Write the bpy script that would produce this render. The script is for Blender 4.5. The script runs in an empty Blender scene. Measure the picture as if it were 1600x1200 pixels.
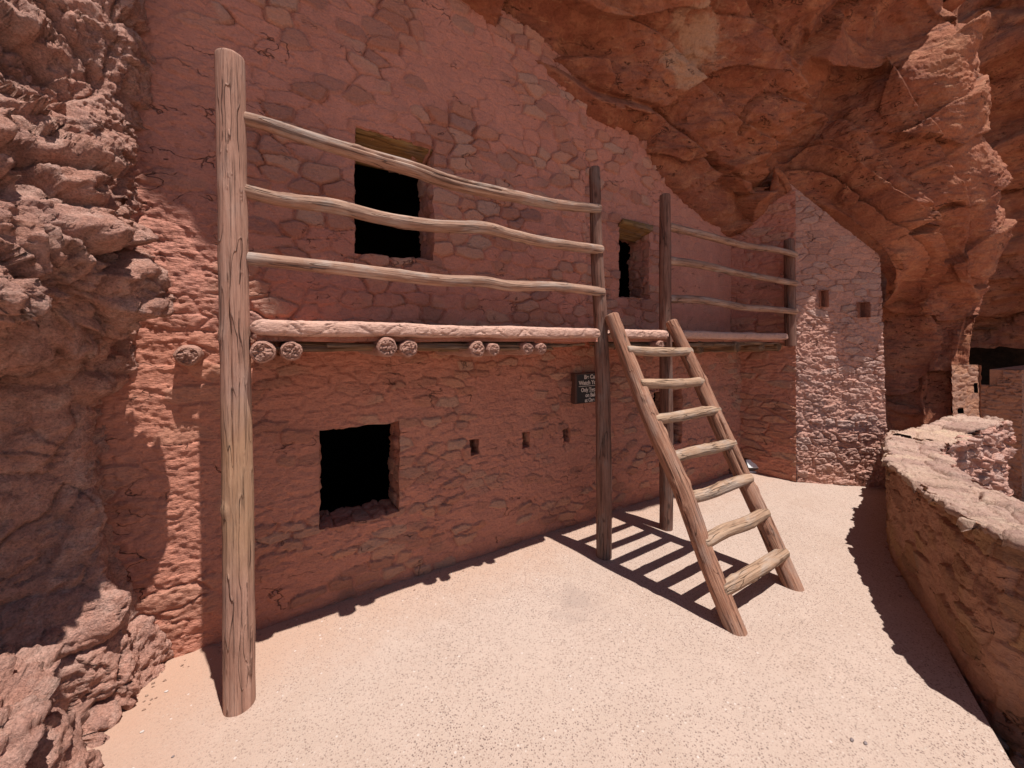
import bpy, math, random
import numpy as np
from mathutils import Vector

# ------------------------------------------------------------------ camera, light, exposure
scene = bpy.context.scene
EYE = 1.65
YAW = 32.0
FPX, CX, HY = 600.0, 800.0, 535.0          # focal length, centre and horizon of the 1600x1200 picture
cam_d = bpy.data.cameras.new("camera")
cam = bpy.data.objects.new("camera", cam_d)
scene.collection.objects.link(cam)
cam.location = (0, 0, EYE)
cam.rotation_euler = (math.radians(90), 0, math.radians(-YAW))
cam_d.sensor_width = 36
cam_d.lens = 36 * FPX / 1600
cam_d.shift_y = -65 / 1600
cam_d.clip_start = 0.02
cam_d.clip_end = 2000
scene.camera = cam

SUN = Vector((0.072, -0.300, 1.0)).normalized()      # towards the sun
EL = math.asin(SUN.z)
world = bpy.data.worlds.new("World")
scene.world = world
world.use_nodes = True
wn = world.node_tree
sky = wn.nodes.new("ShaderNodeTexSky")
sky.sky_type = 'NISHITA'
sky.sun_disc = False
sky.sun_elevation = EL
sky.sun_rotation = math.atan2(SUN.x, SUN.y)
sky.altitude = 2000
wn.links.new(sky.outputs[0], wn.nodes["Background"].inputs[0])
wn.nodes["Background"].inputs[1].default_value = 0.072
sl = bpy.data.lights.new("sun", 'SUN')
sl.energy = 4.9
sl.angle = math.radians(0.5)
sl.color = (1.0, 0.965, 0.93)
so = bpy.data.objects.new("sun", sl)
so.rotation_euler = SUN.to_track_quat('Z', 'Y').to_euler()
so.location = (0, -5, 12)
scene.collection.objects.link(so)
scene.view_settings.view_transform = 'Standard'
scene.view_settings.look = 'None'
scene.view_settings.exposure = 0.35
scene.view_settings.gamma = 1
scene.render.engine = 'CYCLES'
scene.cycles.max_bounces = 8
scene.cycles.diffuse_bounces = 6

# ------------------------------------------------------------------ measuring helpers (pixel of the photograph -> point)
_c, _s = math.cos(math.radians(90 - YAW)), math.sin(math.radians(90 - YAW))
def ray(u, v):
    a, b = (u - CX) / FPX, (HY - v) / FPX
    return np.array([_c + a * _s, _s - a * _c, b])
def at_y(u, v, Y):
    r = ray(u, v); k = Y / r[1]
    return np.array([r[0] * k, Y, EYE + r[2] * k])
def at_z(u, v, z):
    r = ray(u, v); k = (z - EYE) / r[2]
    return np.array([r[0] * k, r[1] * k, z])

# ------------------------------------------------------------------ numpy noise
def _hash(ix, iy, iz, seed):
    h = (ix.astype(np.int64) * 374761393 + iy.astype(np.int64) * 668265263 + iz.astype(np.int64) * 2147483647 + seed * 1274126177) & 0xFFFFFFFF
    h = ((h ^ (h >> 13)) * 1274126177) & 0xFFFFFFFF
    h = ((h ^ (h >> 16)) * 2246822519) & 0xFFFFFFFF
    return (h ^ (h >> 15)) & 0xFFFFFFFF
def _rnd(h, k):
    g = ((h + k * 2654435761) & 0xFFFFFFFF)
    g = ((g ^ (g >> 16)) * 2246822519) & 0xFFFFFFFF
    g = ((g ^ (g >> 13)) * 3266489917) & 0xFFFFFFFF
    return ((g ^ (g >> 16)) & 0xFFFFFF) / float(0xFFFFFF)
_rs = np.random.RandomState(7)
_G = _rs.normal(size=(256, 3)); _G /= np.linalg.norm(_G, axis=1)[:, None]
def noise(p, seed=0):
    sh = p.shape[:-1]; p = p.reshape(-1, 3)
    i = np.floor(p).astype(np.int64); f = p - i
    w = f * f * f * (f * (f * 6 - 15) + 10)
    out = np.zeros(len(p))
    for dx in (0, 1):
        for dy in (0, 1):
            for dz in (0, 1):
                g = _G[_hash(i[:, 0] + dx, i[:, 1] + dy, i[:, 2] + dz, seed) & 255]
                d = g[:, 0] * (f[:, 0] - dx) + g[:, 1] * (f[:, 1] - dy) + g[:, 2] * (f[:, 2] - dz)
                out += d * (w[:, 0] if dx else 1 - w[:, 0]) * (w[:, 1] if dy else 1 - w[:, 1]) * (w[:, 2] if dz else 1 - w[:, 2])
    return (out * 1.6).reshape(sh)
def fbm(p, oct=5, seed=0, gain=0.5, lac=2.07):
    a, s, o = 1.0, 0.0, 0
    for k in range(oct):
        s = s + a * noise(p + 17.3 * k, seed + k); p = p * lac; a *= gain
    return s
def ridged(p, oct=4, seed=0, gain=0.5):
    a, s = 1.0, 0
    for k in range(oct):
        s = s + a * (1 - np.abs(noise(p + 11.1 * k, seed + k)) * 2); p = p * 2.1; a *= gain
    return s
def vor3(p, seed=0, jit=0.9):
    """F1, F2, cell randoms (3), offset from the cell centre"""
    sh = p.shape[:-1]; p = p.reshape(-1, 3)
    i = np.floor(p).astype(np.int64)
    n = len(p); F1 = np.full(n, 9.0); F2 = np.full(n, 9.0); H = np.zeros(n, np.int64); D = np.zeros((n, 3))
    for dx in (-1, 0, 1):
        for dy in (-1, 0, 1):
            for dz in (-1, 0, 1):
                c = i + np.array([dx, dy, dz])
                h = _hash(c[:, 0], c[:, 1], c[:, 2], seed)
                q = np.stack([_rnd(h, 1), _rnd(h, 2), _rnd(h, 3)], 1)
                d = p - (c + 0.5 + (q - 0.5) * jit)
                r = np.sqrt((d * d).sum(1))
                m = r < F1
                F2 = np.where(m, F1, np.minimum(F2, r)); H = np.where(m, h, H); D[m] = d[m]
                F1 = np.where(m, r, F1)
    R = np.stack([_rnd(H, 5), _rnd(H, 6), _rnd(H, 7)], 1)
    return F1.reshape(sh), F2.reshape(sh), R.reshape(sh + (3,)), D.reshape(sh + (3,))
def vor2(s, t, seed=0, jit=0.68):
    sh = s.shape; s = s.ravel(); t = t.ravel()
    i = np.floor(s).astype(np.int64); j = np.floor(t).astype(np.int64); z = np.zeros_like(i)
    n = len(s); F1 = np.full(n, 9.0); F2 = np.full(n, 9.0); H = np.zeros(n, np.int64); D = np.zeros((n, 2))
    for dx in (-2, -1, 0, 1, 2):
        for dy in (-1, 0, 1):
            row = j + dy
            h = _hash(i + dx, row, z, seed)
            qx, qy = _rnd(h, 1), _rnd(h, 2)
            ds = s - (i + dx + 0.5 + (qx - 0.5) * jit + 0.5 * (row % 2)); dt = t - (row + 0.5 + (qy - 0.5) * jit * 0.6)
            r = np.sqrt(ds * ds + dt * dt * 1.15)
            m = r < F1
            F2 = np.where(m, F1, np.minimum(F2, r)); H = np.where(m, h, H)
            D[m, 0] = ds[m]; D[m, 1] = dt[m]
            F1 = np.where(m, r, F1)
    R = np.stack([_rnd(H, 5), _rnd(H, 6), _rnd(H, 7)], 1)
    return F1.reshape(sh), F2.reshape(sh), R.reshape(sh + (3,)), D.reshape(sh + (2,))
def sst(a, b, x):
    t = np.clip((x - a) / (b - a), 0, 1); return t * t * (3 - 2 * t)
def facets(p, seed, tilt=1.0):
    """broken-block relief: every cell its own level and tilt"""
    w = np.stack([noise(p * 1.7, seed + 31), noise(p * 1.7 + 5, seed + 32), noise(p * 1.7 + 9, seed + 33)], -1) * 0.25
    F1, F2, R, D = vor3(p + w, seed)
    return (R[..., 0] - 0.5) + tilt * (D * (R - 0.5) * 1.6).sum(-1), F2 - F1, R

# ------------------------------------------------------------------ mesh helpers
def link(o, parent=None):
    scene.collection.objects.link(o)
    if parent is not None:
        o.parent = parent
        o.matrix_parent_inverse = parent.matrix_world.inverted() if False else o.matrix_parent_inverse
    return o
def tag(o, label=None, cat=None, group=None, kind=None):
    if label: o["label"] = label
    if cat: o["category"] = cat
    if group: o["group"] = group
    if kind: o["kind"] = kind
    return o
def empty(name, loc=(0, 0, 0)):
    o = bpy.data.objects.new(name, None); o.empty_display_size = 0.1; o.location = loc
    return link(o)
def mesh_obj(name, V, F, mat, parent=None, attrs=None, smooth=True):
    """V (n,3) in world coordinates, F list/array of faces"""
    V = np.asarray(V, float)
    if parent is not None:
        V = V - np.array(parent_loc(parent))
    me = bpy.data.meshes.new(name)
    if isinstance(F, np.ndarray):
        nf, k = F.shape
        me.vertices.add(len(V)); me.vertices.foreach_set("co", V.astype(np.float32).ravel())
        me.loops.add(nf * k); me.loops.foreach_set("vertex_index", F.astype(np.int32).ravel())
        me.polygons.add(nf)
        me.polygons.foreach_set("loop_start", np.arange(0, nf * k, k, dtype=np.int32))
        me.polygons.foreach_set("loop_total", np.full(nf, k, np.int32))
        me.update(calc_edges=True)
    else:
        me.from_pydata([tuple(x) for x in V], [], F)
    me.polygons.foreach_set("use_smooth", np.full(len(me.polygons), smooth, dtype=bool))
    if attrs:
        for an, (typ, data) in attrs.items():
            at = me.attributes.new(an, typ, 'POINT')
            data = np.asarray(data, np.float32)
            if typ == 'FLOAT_COLOR':
                d4 = np.ones((len(V), 4), np.float32); d4[:, :data.shape[1]] = data
                at.data.foreach_set("color", d4.ravel())
            else:
                at.data.foreach_set("vector", data.ravel())
    me.validate()
    me.materials.append(mat)
    return link(bpy.data.objects.new(name, me), parent)
def parent_loc(o):
    l = np.array(o.location)
    return l if o.parent is None else l + parent_loc(o.parent)
def grid_faces(m, n, keep=None, closed=False):
    a = np.arange(m * n).reshape(m, n)
    if closed:
        a = np.concatenate([a, a[:, :1]], 1)
    f = np.stack([a[:-1, :-1], a[1:, :-1], a[1:, 1:], a[:-1, 1:]], -1)
    if keep is not None:
        f = f[keep]
    return f.reshape(-1, 4)
def compact(V, F, *arrs):
    u, inv = np.unique(F.ravel(), return_inverse=True)
    return (V[u], inv.reshape(F.shape)) + tuple(a[u] for a in arrs)
def normals_grid(P):
    du = np.gradient(P, axis=0); dv = np.gradient(P, axis=1)
    n = np.cross(du, dv); return n / (np.linalg.norm(n, axis=-1, keepdims=True) + 1e-9)
def catmull(P, t):
    """P (k,...) control points, t in 0..k-1"""
    P = np.asarray(P, float); k = len(P)
    i = np.clip(np.floor(t).astype(int), 0, k - 2); f = t - i
    def g(j): return P[np.clip(j, 0, k - 1)]
    f = f.reshape((-1,) + (1,) * (P.ndim - 1))
    p0, p1, p2, p3 = g(i - 1), g(i), g(i + 1), g(i + 2)
    p0 = np.where((i == 0).reshape(f.shape), 2 * p1 - p2, p0); p3 = np.where((i == k - 2).reshape(f.shape), 2 * p2 - p1, p3)
    return 0.5 * (2 * p1 + (p2 - p0) * f + (2 * p0 - 5 * p1 + 4 * p2 - p3) * f ** 2 + (3 * p1 - p0 - 3 * p2 + p3) * f ** 3)
def resample(pts, step):
    pts = np.asarray(pts, float)
    d = catmull(pts, np.linspace(0, len(pts) - 1, 40 * len(pts)))
    L = np.concatenate([[0], np.cumsum(np.linalg.norm(np.diff(d, axis=0), axis=1))])
    n = max(3, int(L[-1] / step) + 1); q = np.linspace(0, L[-1], n)
    return np.stack([np.interp(q, L, d[:, k]) for k in range(3)], 1), q
def vcol(x):
    return np.stack(np.broadcast_arrays(*x), -1)

# ------------------------------------------------------------------ materials
class NB:
    def __init__(self, name):
        self.m = bpy.data.materials.new(name); self.m.use_nodes = True
        self.t = self.m.node_tree; self.b = self.t.nodes["Principled BSDF"]
        self.pos = self.t.nodes.new("ShaderNodeNewGeometry").outputs["Position"]
    def n(self, typ, **kw):
        x = self.t.nodes.new(typ)
        for k, v in kw.items(): setattr(x, k, v)
        return x
    def set(self, sock, val):
        if isinstance(val, bpy.types.NodeSocket): self.t.links.new(val, sock)
        elif isinstance(val, (tuple, list)) and len(val) == 3 and sock.type == 'RGBA': sock.default_value = (*val, 1)
        else: sock.default_value = val
    def mapping(self, vec, scale=(1, 1, 1), rot=(0, 0, 0)):
        x = self.n("ShaderNodeMapping"); self.set(x.inputs[0], vec); x.inputs["Scale"].default_value = scale; x.inputs["Rotation"].default_value = rot
        return x.outputs[0]
    def noise(self, vec, scale, detail=6, rough=0.6, dist=0.0):
        x = self.n("ShaderNodeTexNoise"); self.set(x.inputs["Vector"], vec)
        x.inputs["Scale"].default_value = scale; x.inputs["Detail"].default_value = detail; x.inputs["Roughness"].default_value = rough; x.inputs["Distortion"].default_value = dist
        return x.outputs["Fac"]
    def vor(self, vec, scale, feature='F1', rnd=1.0):
        x = self.n("ShaderNodeTexVoronoi", feature=feature); self.set(x.inputs["Vector"], vec)
        x.inputs["Scale"].default_value = scale; x.inputs["Randomness"].default_value = rnd
        return x.outputs
    def ramp(self, fac, stops, interp='LINEAR'):
        x = self.n("ShaderNodeValToRGB"); self.set(x.inputs[0], fac); e = x.color_ramp; e.interpolation = interp
        while len(e.elements) < len(stops): e.elements.new(0.5)
        for el, (p, c) in zip(e.elements, stops):
            el.position = p; el.color = (c, c, c, 1) if isinstance(c, (int, float)) else (*c, 1)
        return x.outputs[0]
    def mix(self, fac, a, b, blend='MIX'):
        x = self.n("ShaderNodeMix", data_type='RGBA', blend_type=blend)
        self.set(x.inputs[0], fac); self.set(x.inputs[6], a); self.set(x.inputs[7], b)
        return x.outputs[2]
    def math(self, op, a, b=0.0, c=0.0):
        x = self.n("ShaderNodeMath", operation=op); self.set(x.inputs[0], a); self.set(x.inputs[1], b); self.set(x.inputs[2], c)
        return x.outputs[0]
    def attr(self, name):
        x = self.n("ShaderNodeAttribute"); x.attribute_name = name
        return x
    def sep(self, v):
        x = self.n("ShaderNodeSeparateXYZ"); self.set(x.inputs[0], v); return x.outputs
    def bump(self, h, dist, strength=1.0, normal=None):
        x = self.n("ShaderNodeBump"); self.set(x.inputs["Height"], h); x.inputs["Distance"].default_value = dist; x.inputs["Strength"].default_value = strength
        if normal is not None: self.set(x.inputs["Normal"], normal)
        return x.outputs[0]
    def out(self, col, rough=0.9, normal=None, spec=0.2):
        self.set(self.b.inputs["Base Color"], col); self.set(self.b.inputs["Roughness"], rough)
        self.b.inputs["Specular IOR Level"].default_value = spec
        if normal is not None: self.set(self.b.inputs["Normal"], normal)
        return self.m

def mat_masonry(name, plaster, stones, mottling=0.5, bump=0.006, upper=None):
    b = NB(name)
    a = b.sep(b.attr("stone").outputs["Color"])
    st = b.ramp(a[0], [(i / (len(stones) - 1), c) for i, c in enumerate(stones)])
    n1 = b.noise(b.pos, 2.3, 5, 0.6); n2 = b.noise(b.pos, 14, 6, 0.65); n3 = b.noise(b.pos, 85, 4, 0.7)
    pl = b.mix(b.ramp(n2, [(0.3, 0.0), (0.7, 1.0)]), plaster, tuple(c * k for c, k in zip(plaster, (1.22, 1.18, 1.12))))
    c = b.mix(a[1], pl, st)
    c = b.mix(b.math('MULTIPLY', b.ramp(n1, [(0.35, 0.0), (0.7, 1.0)]), mottling), c, (0.80, 0.74, 0.74), 'MULTIPLY')
    c = b.mix(0.8, c, b.ramp(n3, [(0.25, 0.70), (0.5, 1.0), (0.8, 1.15)]), 'MULTIPLY')
    h = b.math('ADD', b.math('MULTIPLY', n2, 1.0), b.math('MULTIPLY', n3, 0.45))
    h2 = b.noise(b.mapping(b.pos, (1, 1, 3.2)), 30, 5, 0.62, 0.4)
    # hairline cracks in the mud, chips and dark lichen specks
    cw = b.noise(b.pos, 3.0, 3, 0.5, 1.5)
    cr = b.ramp(b.math('ABSOLUTE', b.math('SUBTRACT', b.noise(b.mapping(b.pos, (1, 1, 1.6)), 3.6, 4, 0.5, 0.3), 0.5)), [(0.0, 1.0), (0.008, 0.0)])
    cr = b.math('MULTIPLY', cr, b.ramp(cw, [(0.54, 0.0), (0.62, 1.0)]))
    c = b.mix(b.math('MULTIPLY', cr, 0.75), c, (0.07, 0.035, 0.028))
    dirt = b.noise(b.pos, 26, 5, 0.7, 0.3)
    c = b.mix(b.ramp(dirt, [(0.64, 0.0), (0.72, 0.6)]), c, tuple(v * 0.55 for v in plaster))
    c = b.mix(b.ramp(dirt, [(0.26, 0.55), (0.36, 0.0)]), c, tuple(min(1, v * 1.45 + 0.02) for v in plaster))
    if upper is not None:      # the upper storey carries a greyer, more mauve mud
        z = b.math('ADD', b.sep(b.pos)[2], b.math('MULTIPLY', b.math('SUBTRACT', n1, 0.5), 0.5))
        c = b.mix(b.ramp(b.math('SUBTRACT', z, 1.2), [(0.44, 0.0), (0.62, 1.0)]), c, b.mix(1.0, c, upper, 'MULTIPLY'))
    hh = b.math('ADD', h, b.math('MULTIPLY', h2, 0.9))
    nrm = b.bump(b.math('SUBTRACT', hh, b.math('MULTIPLY', cr, 0.8)), bump * 2.2, 1.0)
    return b.out(c, 0.93, nrm, 0.15)

def mat_rock(name, cols, streak=None, scale=1.0, bump=0.012, pale=None, rot=(0, 0.5, 0.3), aniso=5.0, flakes=0.0, grit=0.0, per_stone=False):
    b = NB(name)
    big = b.noise(b.pos, 1.1 * scale, 6, 0.62, 0.6)
    mid = b.noise(b.pos, 5.5 * scale, 8, 0.66, 0.4)
    sp = b.mapping(b.pos, (1.0, 1.0, aniso), rot)
    stn = b.noise(sp, 3.2 * scale, 8, 0.68, 0.7)
    fine = b.noise(b.pos, 60 * scale, 5, 0.72)
    c = b.mix(b.ramp(big, [(0.36, 0.0), (0.64, 1.0)]), cols[0], cols[1])
    c = b.mix(b.ramp(mid, [(0.46, 0.0), (0.68, 1.0)]), c, cols[2])
    c = b.mix(b.ramp(stn, [(0.50, 0.0), (0.66, 0.75)]), c, cols[3])
    if streak is not None:
        c = b.mix(b.ramp(b.noise(sp, 7.0 * scale, 6, 0.6, 1.2), [(0.60, 0.0), (0.72, 0.7)]), c, streak)
    if pale is not None:
        pc, loc, rad = pale
        d = b.n("ShaderNodeVectorMath", operation='DISTANCE'); b.set(d.inputs[0], b.pos); d.inputs[1].default_value = loc
        k = b.math('ADD', b.math('DIVIDE', d.outputs["Value"], rad), b.math('MULTIPLY', b.math('SUBTRACT', mid, 0.5), 1.5))
        c = b.mix(b.ramp(k, [(0.62, 0.75), (0.84, 0.0)]), c, pc)
    c = b.mix(0.85, c, b.ramp(fine, [(0.28, 0.62), (0.5, 1.0), (0.78, 1.2)]), 'MULTIPLY')
    if per_stone:
        rs = b.sep(b.attr("stone").outputs["Color"])
        c = b.mix(0.9, c, b.ramp(rs[0], [(0.0, (0.72, 0.62, 0.60)), (0.5, (1.0, 0.93, 0.90)), (1.0, (1.12, 1.08, 0.95))]), 'MULTIPLY')
    if grit:
        gz = b.noise(b.pos, 120, 4, 0.75)
        c = b.mix(grit, c, b.ramp(gz, [(0.30, 0.45), (0.47, 1.0), (0.72, 1.35)]), 'MULTIPLY')
    h = b.math('ADD', b.math('MULTIPLY', mid, 1.2), b.math('MULTIPLY', fine, 0.32 + 0.5 * grit))
    if flakes:
        fk = b.noise(b.mapping(b.pos, (2.2, 5.0, 9.0), (0.4, 0.75, 0.5)), 2.6, 3, 0.55, 0.6)
        fm = b.ramp(fk, [(0.615, 0.0), (0.635, 1.0), (0.66, 0.0)])
        fm = b.math('MULTIPLY', fm, b.ramp(b.noise(b.pos, 1.6, 3, 0.5), [(0.42, 0.0), (0.58, 1.0)]))
        c = b.mix(b.math('MULTIPLY', fm, flakes), c, tuple(v * 0.30 for v in cols[1]))
        h = b.math('SUBTRACT', h, b.math('MULTIPLY', fm, 0.9))
    h = b.math('ADD', h, b.math('MULTIPLY', stn, 0.9))
    h = b.math('ADD', h, b.math('MULTIPLY', b.noise(b.pos, 22 * scale, 6, 0.7), 0.6))
    return b.out(c, 0.92, b.bump(h, bump, 1.0), 0.15)

def mat_wood(name, light, mid, dark, bump=0.010, yellow=None, grey=0.45):
    b = NB(name)
    g = b.attr("gc").outputs["Vector"]
    gm = b.mapping(g, (1, 1, 0.045))
    n1 = b.noise(gm, 42, 7, 0.72, 0.5); n2 = b.noise(b.mapping(g, (1, 1, 0.03)), 95, 4, 0.65, 0.3)
    n3 = b.noise(g, 5, 4, 0.6); n4 = b.noise(b.mapping(g, (1, 1, 0.35)), 11, 5, 0.65, 0.4)
    c = b.ramp(n1, [(0.28, dark), (0.47, mid), (0.68, light)])
    c = b.mix(b.ramp(n3, [(0.35, 0.0), (0.7, 0.55)]), c, b.mix(0.5, mid, dark))
    gl = sum(light) / 3
    c = b.mix(b.math('MULTIPLY', b.ramp(n4, [(0.50, 0.0), (0.66, 1.0)]), grey), c, (gl * 1.06, gl * 0.93, gl * 0.82))
    c = b.mix(b.math('MULTIPLY', b.ramp(n4, [(0.30, 1.0), (0.42, 0.0)]), 0.55), c, tuple(v * 0.75 for v in mid))
    if yellow is not None:
        yc, zc, zr = yellow
        z = b.sep(b.pos)[2]
        k = b.math('ADD', b.math('DIVIDE', b.math('ABSOLUTE', b.math('SUBTRACT', z, zc)), zr), b.math('MULTIPLY', b.math('SUBTRACT', n3, 0.5), 0.8))
        c = b.mix(b.ramp(k, [(0.5, 0.75), (1.05, 0.0)]), c, b.mix(0.5, c, yc))
    c = b.mix(0.75, c, b.ramp(n2, [(0.36, 0.30), (0.46, 0.95), (0.8, 1.15)]), 'MULTIPLY')
    # drying checks and knots
    ck = b.noise(b.mapping(g, (1, 1, 0.10)), 17, 2, 0.5, 0.2)
    ck = b.ramp(b.math('ABSOLUTE', b.math('SUBTRACT', ck, 0.5)), [(0.0, 1.0), (0.012, 0.0)])
    ck = b.math('MULTIPLY', ck, b.ramp(n3, [(0.44, 0.0), (0.54, 1.0)]))
    c = b.mix(b.math('MULTIPLY', ck, 0.48), c, tuple(v * 0.3 for v in dark))
    kv = b.vor(b.mapping(g, (11, 11, 4.2)), 1.0)
    kd = b.math('MULTIPLY', b.ramp(kv["Distance"], [(0.06, 1.0), (0.16, 0.0)]), b.math('LESS_THAN', b.sep(kv["Color"])[0], 0.35))
    c = b.mix(b.math('MULTIPLY', kd, 0.75), c, tuple(v * 0.6 for v in dark))
    h = b.math('ADD', n1, b.math('MULTIPLY', n2, 0.5))
    h = b.math('SUBTRACT', h, b.math('MULTIPLY', ck, 0.8))
    return b.out(c, 0.85, b.bump(h, bump, 1.0), 0.2)

def mat_ground():
    b = NB("pebbled_concrete")
    p2 = b.mapping(b.pos, (1, 1, 0.2))
    wv = b.n("ShaderNodeTexNoise"); b.set(wv.inputs["Vector"], p2); wv.inputs["Scale"].default_value = 45; wv.inputs["Detail"].default_value = 2
    off = b.n("ShaderNodeVectorMath", operation='MULTIPLY_ADD'); b.set(off.inputs[0], wv.outputs["Color"]); off.inputs[1].default_value = (0.012, 0.012, 0); b.set(off.inputs[2], p2)
    v1 = b.vor(off.outputs[0], 100); v2 = b.vor(off.outputs[0], 150); v3 = b.vor(p2, 48)
    big = b.noise(b.pos, 0.9, 5, 0.6); mid = b.noise(b.pos, 6, 6, 0.65)
    base = b.mix(b.ramp(big, [(0.35, 0.0), (0.68, 1.0)]), (0.465, 0.350, 0.285), (0.43, 0.312, 0.245))
    base = b.mix(b.ramp(mid, [(0.45, 0.0), (0.72, 0.6)]), base, (0.50, 0.375, 0.305))
    # red dust washed against the foot of the walls and the left cliff
    s = b.sep(b.pos)
    dl = b.math('MULTIPLY_ADD', s[0], 0.75, b.math('MULTIPLY', s[1], -0.28))
    dk = b.math('ADD', dl, b.math('MULTIPLY', b.math('SUBTRACT', big, 0.5), 1.6))
    base = b.mix(b.ramp(b.math('MULTIPLY_ADD', dk, 0.5, 0.62), [(0.02, 0.75), (0.45, 0.0)]), base, (0.42, 0.24, 0.165))
    wk = b.math('ADD', b.math('SUBTRACT', 2.62, s[1]), b.math('MULTIPLY', b.math('SUBTRACT', mid, 0.5), 0.5))
    base = b.mix(b.ramp(wk, [(0.05, 0.6), (0.55, 0.0)]), base, (0.47, 0.29, 0.20))
    r1 = b.sep(v1["Color"]); r2 = b.sep(v2["Color"]); r3 = b.sep(v3["Color"])
    peb = b.ramp(r1[1], [(0.0, (0.10, 0.065, 0.058)), (0.45, (0.17, 0.105, 0.085)), (0.8, (0.27, 0.18, 0.14)), (0.97, (0.55, 0.46, 0.39))])
    m1 = b.math('MULTIPLY', b.math('LESS_THAN', r1[0], 0.72), b.ramp(v1["Distance"], [(0.26, 1.0), (0.42, 0.0)]))
    m2 = b.math('MULTIPLY', b.math('LESS_THAN', r2[0], 0.5), b.ramp(v2["Distance"], [(0.25, 1.0), (0.42, 0.0)]))
    m3 = b.math('MULTIPLY', b.math('LESS_THAN', r3[0], 0.03), b.ramp(v3["Distance"], [(0.20, 1.0), (0.3, 0.0)]))
    dens = b.ramp(b.noise(b.pos, 2.2, 4, 0.6), [(0.3, 0.6), (0.65, 1.0)])
    # the dusty margins bury the pebbles
    cov = b.ramp(b.math('MULTIPLY_ADD', dk, 0.5, 0.62), [(0.05, 0.15), (0.6, 1.0)])
    k = b.math('MULTIPLY', dens, cov)
    c = b.mix(b.math('MULTIPLY', m1, b.math('MULTIPLY', k, 0.85)), base, peb)
    c = b.mix(b.math('MULTIPLY', m2, b.math('MULTIPLY', k, 0.7)), c, (0.26, 0.175, 0.145))
    c = b.mix(b.math('MULTIPLY', m3, 0.8), c, (0.60, 0.50, 0.44))
    # an old smudge
    d = b.n("ShaderNodeVectorMath", operation='DISTANCE'); b.set(d.inputs[0], b.pos); d.inputs[1].default_value = (1.62, 1.86, 0)
    c = b.mix(b.ramp(b.math('ADD', d.outputs["Value"], b.math('MULTIPLY', b.math('SUBTRACT', mid, 0.5), 0.5)), [(0.03, 0.35), (0.2, 0.0)]), c, (0.24, 0.18, 0.155))
    gr = b.noise(b.pos, 300, 3, 0.7)
    c = b.mix(0.7, c, b.ramp(gr, [(0.3, 0.80), (0.7, 1.12)]), 'MULTIPLY')
    h = b.math('ADD', b.math('MULTIPLY', b.math('SUBTRACT', 1.0, v1["Distance"]), 0.5), b.math('MULTIPLY', gr, 0.4))
    h = b.math('ADD', h, b.math('MULTIPLY', mid, 0.6))
    return b.out(c, 0.9, b.bump(h, 0.004, 0.8), 0.2)

M = {}
M['wall'] = mat_masonry("red_mud_plaster", (0.49, 0.214, 0.148),
    [(0.33, 0.155, 0.112), (0.51, 0.225, 0.140), (0.41, 0.185, 0.128), (0.54, 0.265, 0.168), (0.47, 0.265, 0.185), (0.42, 0.185, 0.12), (0.35, 0.19, 0.145)], upper=(1.10, 1.16, 1.24))
M['tower'] = mat_masonry("pink_stone_masonry", (0.56, 0.31, 0.24),
    [(0.43, 0.245, 0.195), (0.55, 0.32, 0.25), (0.50, 0.275, 0.21), (0.58, 0.37, 0.30), (0.48, 0.31, 0.25)], bump=0.008)
M['parapet'] = mat_masonry("ochre_mud_plaster", (0.40, 0.215, 0.145),
    [(0.22, 0.12, 0.08), (0.40, 0.21, 0.11), (0.30, 0.15, 0.10), (0.44, 0.25, 0.13), (0.27, 0.17, 0.12)], bump=0.007)
M['far'] = mat_masonry("far_masonry", (0.46, 0.24, 0.15),
    [(0.34, 0.18, 0.12), (0.46, 0.26, 0.18), (0.40, 0.2, 0.13), (0.48, 0.28, 0.2)], bump=0.006)
M['cliff'] = mat_rock("pink_conglomerate_rock", [(0.58, 0.305, 0.228), (0.49, 0.238, 0.170), (0.65, 0.40, 0.315), (0.39, 0.215, 0.172)],
    scale=1.9, bump=0.022, rot=(0.3, 0.2, 0), aniso=1.25, grit=0.8)
M['over'] = mat_rock("red_sandstone_ceiling", [(0.39, 0.148, 0.080), (0.29, 0.105, 0.064), (0.44, 0.195, 0.108), (0.19, 0.080, 0.060)],
    streak=(0.52, 0.29, 0.165), flakes=0.8, scale=0.8, bump=0.022, pale=((0.50, 0.315, 0.205), tuple(at_y(1100, 72, 2.05)), 0.45), rot=(0.2, 0.55, 0.4))
M['edge'] = M['over']
M['lip'] = mat_masonry("cracked_adobe", (0.52, 0.32, 0.25), [(0.52, 0.32, 0.25), (0.56, 0.37, 0.30)], 0.3, 0.004)
M['cap'] = mat_rock("pale_flagstone", [(0.48, 0.315, 0.255), (0.53, 0.375, 0.295), (0.42, 0.275, 0.23), (0.56, 0.43, 0.33)],
    scale=2.5, bump=0.016, rot=(1.57, 0.0, 0.5), grit=0.5, per_stone=True)
M['wood'] = mat_wood("weathered_ladder_wood", (0.48, 0.275, 0.178), (0.36, 0.172, 0.107), (0.12, 0.052, 0.033), grey=0.3)
M['rung'] = mat_wood("worn_rung_wood", (0.52, 0.36, 0.245), (0.41, 0.255, 0.165), (0.20, 0.11, 0.068))
M['post'] = mat_wood("weathered_post_wood", (0.58, 0.340, 0.248), (0.465, 0.255, 0.18), (0.27, 0.135, 0.095), yellow=((0.51, 0.31, 0.14), 0.98, 0.45), grey=0.18)
M['rail'] = mat_wood("peeled_rail_wood", (0.54, 0.36, 0.262), (0.385, 0.218, 0.148), (0.11, 0.056, 0.04), grey=0.55)
M['darkwood'] = mat_wood("grey_brown_post_wood", (0.33, 0.18, 0.13), (0.22, 0.108, 0.076), (0.065, 0.034, 0.027), grey=0.4)
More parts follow.
